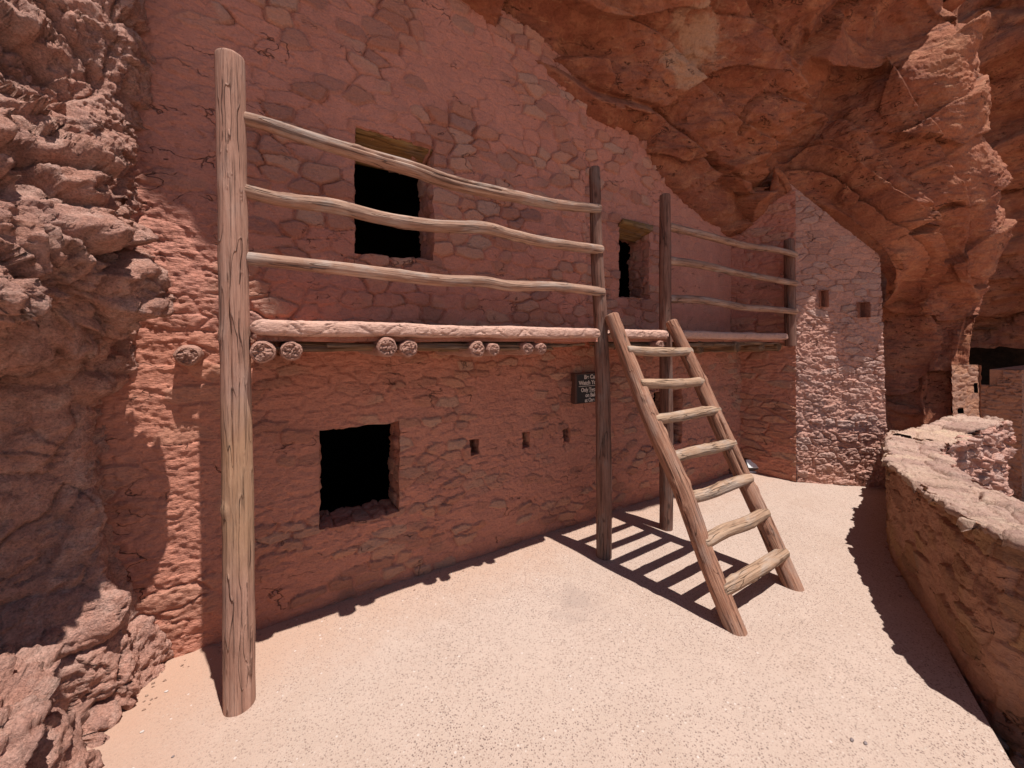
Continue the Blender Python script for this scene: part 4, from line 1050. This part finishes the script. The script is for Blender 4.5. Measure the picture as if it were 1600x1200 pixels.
# cap: layered flagstones
def cap_strip(name, line, inward, hh, wid, seed, mat, parent, over=0.035):
    n = len(line); ww = np.linspace(0, 1, 56)
    I, Wg = np.meshgrid(np.arange(n), ww, indexing='ij')
    sarr = np.concatenate([[0], np.cumsum(np.linalg.norm(np.diff(line, axis=0), axis=1))])
    s = sarr[I]
    F1, F2, Rr, Dd = vor2((s + 0.04 * noise(np.stack([s * 5, Wg * 2, s * 0], -1), seed)) / 0.26, Wg * 1.6 + 0.1 * noise(np.stack([s * 5, Wg * 3, s * 0 + 3], -1), seed + 1), seed)
    edge_in = over * (-0.3 + 2.0 * Rr[..., 0]) + 0.012 * noise(np.stack([s * 25, s * 0, s * 0], -1), seed + 2) + 0.02 * noise(np.stack([s * 8, s * 0, s * 0], -1), seed + 3)
    lat = edge_in[:, :1] * (1 - Wg) - (wid + edge_in[:, -1:]) * Wg
    p = np.stack([s, Wg * wid, s * 0], -1)
    dz = 0.034 * (Rr[..., 1] - 0.5) + 0.03 * (Dd[..., 0] * (Rr[..., 2] - .5)) + 0.03 * Dd[..., 1] * (Rr[..., 0] - .5) - 0.028 * np.exp(-((F2 - F1) / 0.05) ** 2)
    lay = facets(p * np.array([4.0, 26.0, 1.0]) + 0.5 * noise(p * 7, seed + 8)[..., None], seed + 6, 0.6)[0]; dz = dz + 0.008 * lay
    dz = dz + 0.008 * facets(p * np.array([16, 30, 1.0]), seed + 4, 1.0)[0] + 0.004 * fbm(p * 40, 3, seed + 5)
    drop = 0.035 * (np.exp(-Wg / 0.02) + np.exp(-(1 - Wg) / 0.02)) * (0.5 + 0.5 * Rr[..., 2])
    z = hh[I] + 0.012 + dz - drop
    top = np.stack([line[I, 0] + inward[I, 0] * lat, line[I, 1] + inward[I, 1] * lat, z], -1)
    # underside edge skirts
    lo = lambda k, a: np.stack([line[:, 0] + inward[:, 0] * a, line[:, 1] + inward[:, 1] * a, hh - 0.03], 1)
    low_in = lo(0, lat[:, 0] - 0.015); low_out = lo(0, lat[:, -1] + 0.015)
    back_in = lo(0, lat[:, 0] * 0 - 0.05); back_out = lo(0, lat[:, 0] * 0 - wid + 0.05)
    sc = np.concatenate([Rr[:, :1], Rr[:, :1], Rr, Rr[:, -1:], Rr[:, -1:]], 1)
    G = np.concatenate([back_in[:, None], low_in[:, None], top, low_out[:, None], back_out[:, None]], 1)
    return mesh_obj(name, G.reshape(-1, 3), grid_faces(n, G.shape[1])[:, ::-1], mat, parent, {"stone": ('FLOAT_COLOR', sc.reshape(-1, 3))}, smooth=True)
cap_strip("flagstone_cap", cl[:, :2], nin, hgt, WID, 81, M['cap'], par)
# second arm going away from the tower
far_arm = empty("parapet_stub", (6.0, 0.9, 0))
tag(far_arm, "short rubble parapet stub running right behind the curving parapet, broken end", "wall")
fl_ = np.array([(5.48, 0.935, 0), (5.75, 0.875, 0), (6.1, 0.80, 0), (6.78, 0.70, 0)])
c2, q2 = resample(fl_, 0.009)
t2x, t2y = np.gradient(c2[:, 0]), np.gradient(c2[:, 1]); l2 = np.hypot(t2x, t2y)
n2 = np.stack([t2y / l2, -t2x / l2], 1)       # towards -Y
h2 = np.interp(q2, [0, 0.5, 1.2, 1.8], [0.68, 0.74, 0.80, 0.81])
zr2 = np.arange(-0.9, 0.81, 0.010)
S2, T2 = np.meshgrid(np.arange(len(c2)), zr2, indexing='ij')
z2 = np.where(T2 > 0, T2 / 0.8 * h2[S2], T2)
d, col = masonry(q2[S2], z2, 85, 0.15, 0.10, 0.045, 0.25, 0.010, 0.006)
pp = np.stack([q2[S2], z2, z2 * 0], -1)
d = d + 0.05 * facets(pp * np.array([7.0, 10, 1]), 86)[0]
P = np.stack([c2[S2, 0] + n2[S2, 0] * d, c2[S2, 1] + n2[S2, 1] * d, z2], -1)
mesh_obj("rubble_face", P.reshape(-1, 3), grid_faces(*S2.shape), M['tower'], far_arm, {"stone": ('FLOAT_COLOR', col.reshape(-1, 3))})
Pb_ = np.stack([c2[S2, 0] - n2[S2, 0] * 0.34, c2[S2, 1] - n2[S2, 1] * 0.34, z2], -1)
mesh_obj("rear_face", Pb_.reshape(-1, 3), grid_faces(*S2.shape)[:, ::-1], M['tower'], far_arm, {"stone": ('FLOAT_COLOR', col.reshape(-1, 3))})
cap_strip("flagstone_cap", c2[:, :2], n2, h2, 0.34, 87, M['cap'], far_arm)
rg = random.Random(8)
for k in range(13):
    zz_ = 0.74 - 0.115 * (k % 7) - rg.uniform(0, .03); off = rg.uniform(-0.02, 0.10) if k < 7 else rg.uniform(0.16, 0.3)
    pxy = c2[-1, :2] - n2[-1] * off + np.array([rg.uniform(-0.02, 0.06), 0])
    rock_blob("end_stone", (pxy[0], pxy[1], zz_), (rg.uniform(.07, .11), rg.uniform(.06, .10), rg.uniform(.035, .055)), 500 + k, M['tower'], 0.3, 18, parent=far_arm, sm=False)

# ------------------------------------------------------------------ small things
fl = empty("floodlight", tuple(at_z(1176, 738, 0.0)))
tag(fl, "small ground floodlight with white face in the corner beside the ladder", "floodlight")
fc = np.array(fl.location)
def rotv(tilt, yaw, piv):
    def r(V):
        V = V - piv; c, s = math.cos(tilt), math.sin(tilt)
        V = np.stack([V[:, 0], V[:, 1] * c - V[:, 2] * s, V[:, 1] * s + V[:, 2] * c], 1)
        c, s = math.cos(yaw), math.sin(yaw)
        return np.stack([V[:, 0] * c - V[:, 1] * s, V[:, 0] * s + V[:, 1] * c, V[:, 2]], 1) + piv
    return r
pv = fc + np.array([0, 0, 0.10])
ro = rotv(math.radians(-38), math.radians(-35), pv)
box_obj("housing", (pv[0] - .09, pv[0] + .09, pv[1] - .02, pv[1] + .10, pv[2] - .065, pv[2] + .065), M['lamp_dark'], fl, ro, 0.012)
box_obj("lens", (pv[0] - .078, pv[0] + .078, pv[1] - .026, pv[1] - .018, pv[2] - .054, pv[2] + .054), M['lamp_white'], fl, ro, 0.003)
box_obj("bracket", (fc[0] - .07, fc[0] + .07, fc[1] - .03, fc[1] + .09, 0.0, 0.022), M['lamp_white'], fl, rotv(0, math.radians(-35), fc), 0.004)
box_obj("stem", (fc[0] - .012, fc[0] + .012, fc[1] + .02, fc[1] + .045, 0.02, 0.10), M['lamp_dark'], fl, None, 0.003)
jb = empty("outlet_box", tuple(at_z(1140, 738, 0.0)))
tag(jb, "small brown electrical box on the ground against the wall behind the ladder", "electrical box")
jc = np.array(jb.location)
box_obj("case", (jc[0] - .07, jc[0] + .07, jc[1] - .05, jc[1] + .05, 0.0, 0.17), M['frame'], jb, None, 0.006)
box_obj("lid", (jc[0] - .078, jc[0] + .078, jc[1] - .058, jc[1] + .058, 0.170, 0.185), M['frame'], jb, None, 0.004)
pebs = [(260, 1081, .005, 0, "white pebble on the dust by the tall left post"), (222, 1144, .005, 0, "pale pebble on the dust near the boulder"), (270, 1183, .004, 1, "brown pebble on the dust, lowest of the left ones"),
        (1331, 1157, .006, 1, "dark grey pebble near the parapet shadow, left of two"), (1352, 1162, .006, 1, "dark grey pebble near the parapet shadow, right of two"), (1333, 795, .008, 1, "tiny dark pebble on the paving before the tower")]
for i, (u, v, r, k, lb) in enumerate(pebs):
    g = at_z(u, v, 0.0)
    tag(rock_blob("pebble", (g[0], g[1], r * 0.45), (r * 1.5, r, r * 0.7), 600 + i, M['pebble_dark' if k else 'pebble'], 0.3, 12, sm=True), lb, "pebble", "loose pebbles on the paving")
allV, allF, off = [], [], 0
rg = random.Random(21)
for k in range(95):
    if k < 70: x = rg.uniform(-0.5, 3.6); y = 2.60 - abs(rg.gauss(0, 0.035)); r = rg.uniform(0.002, 0.005)
    elif k < 82: y = rg.uniform(2.25, 2.6); x = -0.50 + abs(rg.gauss(0, 0.04)); r = rg.uniform(0.002, 0.006)
    else: x = rg.uniform(3.4, 5.2); y = 0.72 + (x - 3.4) * 0.28 + abs(rg.gauss(0, 0.05)); r = rg.uniform(0.004, 0.010)
    ob = rock_blob("tmp", (x, y, r * 0.4), (r * 1.3, r, r * 0.75), 900 + k, M['earth'], 0.35, 9)
    me = ob.data
    v = np.array([q_.co[:] for q_ in me.vertices]); f = np.array([p_.vertices[:] for p_ in me.polygons if len(p_.vertices) == 4])
    allV.append(v); allF.append(f + off); off += len(v)
    bpy.data.objects.remove(ob); bpy.data.meshes.remove(me)
o = mesh_obj("gravel", np.vstack(allV), np.vstack(allF), M['earth']); tag(o, kind="stuff")
# rubble in the gutter between the paving and the parapet
VV, FF = [], []
rg = random.Random(12); off = 0
allV, allF = [], []
for k in range(46):
    t = rg.uniform(0, 1); i = int((0.42 + 0.25 * t) * (len(cl) - 1))
    lat = rg.uniform(0.02, 0.26); r = rg.uniform(0.025, 0.06)
    c = (cl[i, 0] + nin[i, 0] * lat, cl[i, 1] + nin[i, 1] * lat, -0.13 + r * 0.4)
    ob = rock_blob("tmp", c, (r * 1.3, r, r * 0.7), 700 + k, M['earth'], 0.35, 12)
    me = ob.data
    v = np.array([x.co[:] for x in me.vertices]); f = np.array([p.vertices[:] for p in me.polygons if len(p.vertices) == 4])
    allV.append(v); allF.append(f + off); off += len(v)
    bpy.data.objects.remove(ob); bpy.data.meshes.remove(me)
o = mesh_obj("gutter_rubble", np.vstack(allV), np.vstack(allF), M['earth']); tag(o, kind="stuff")
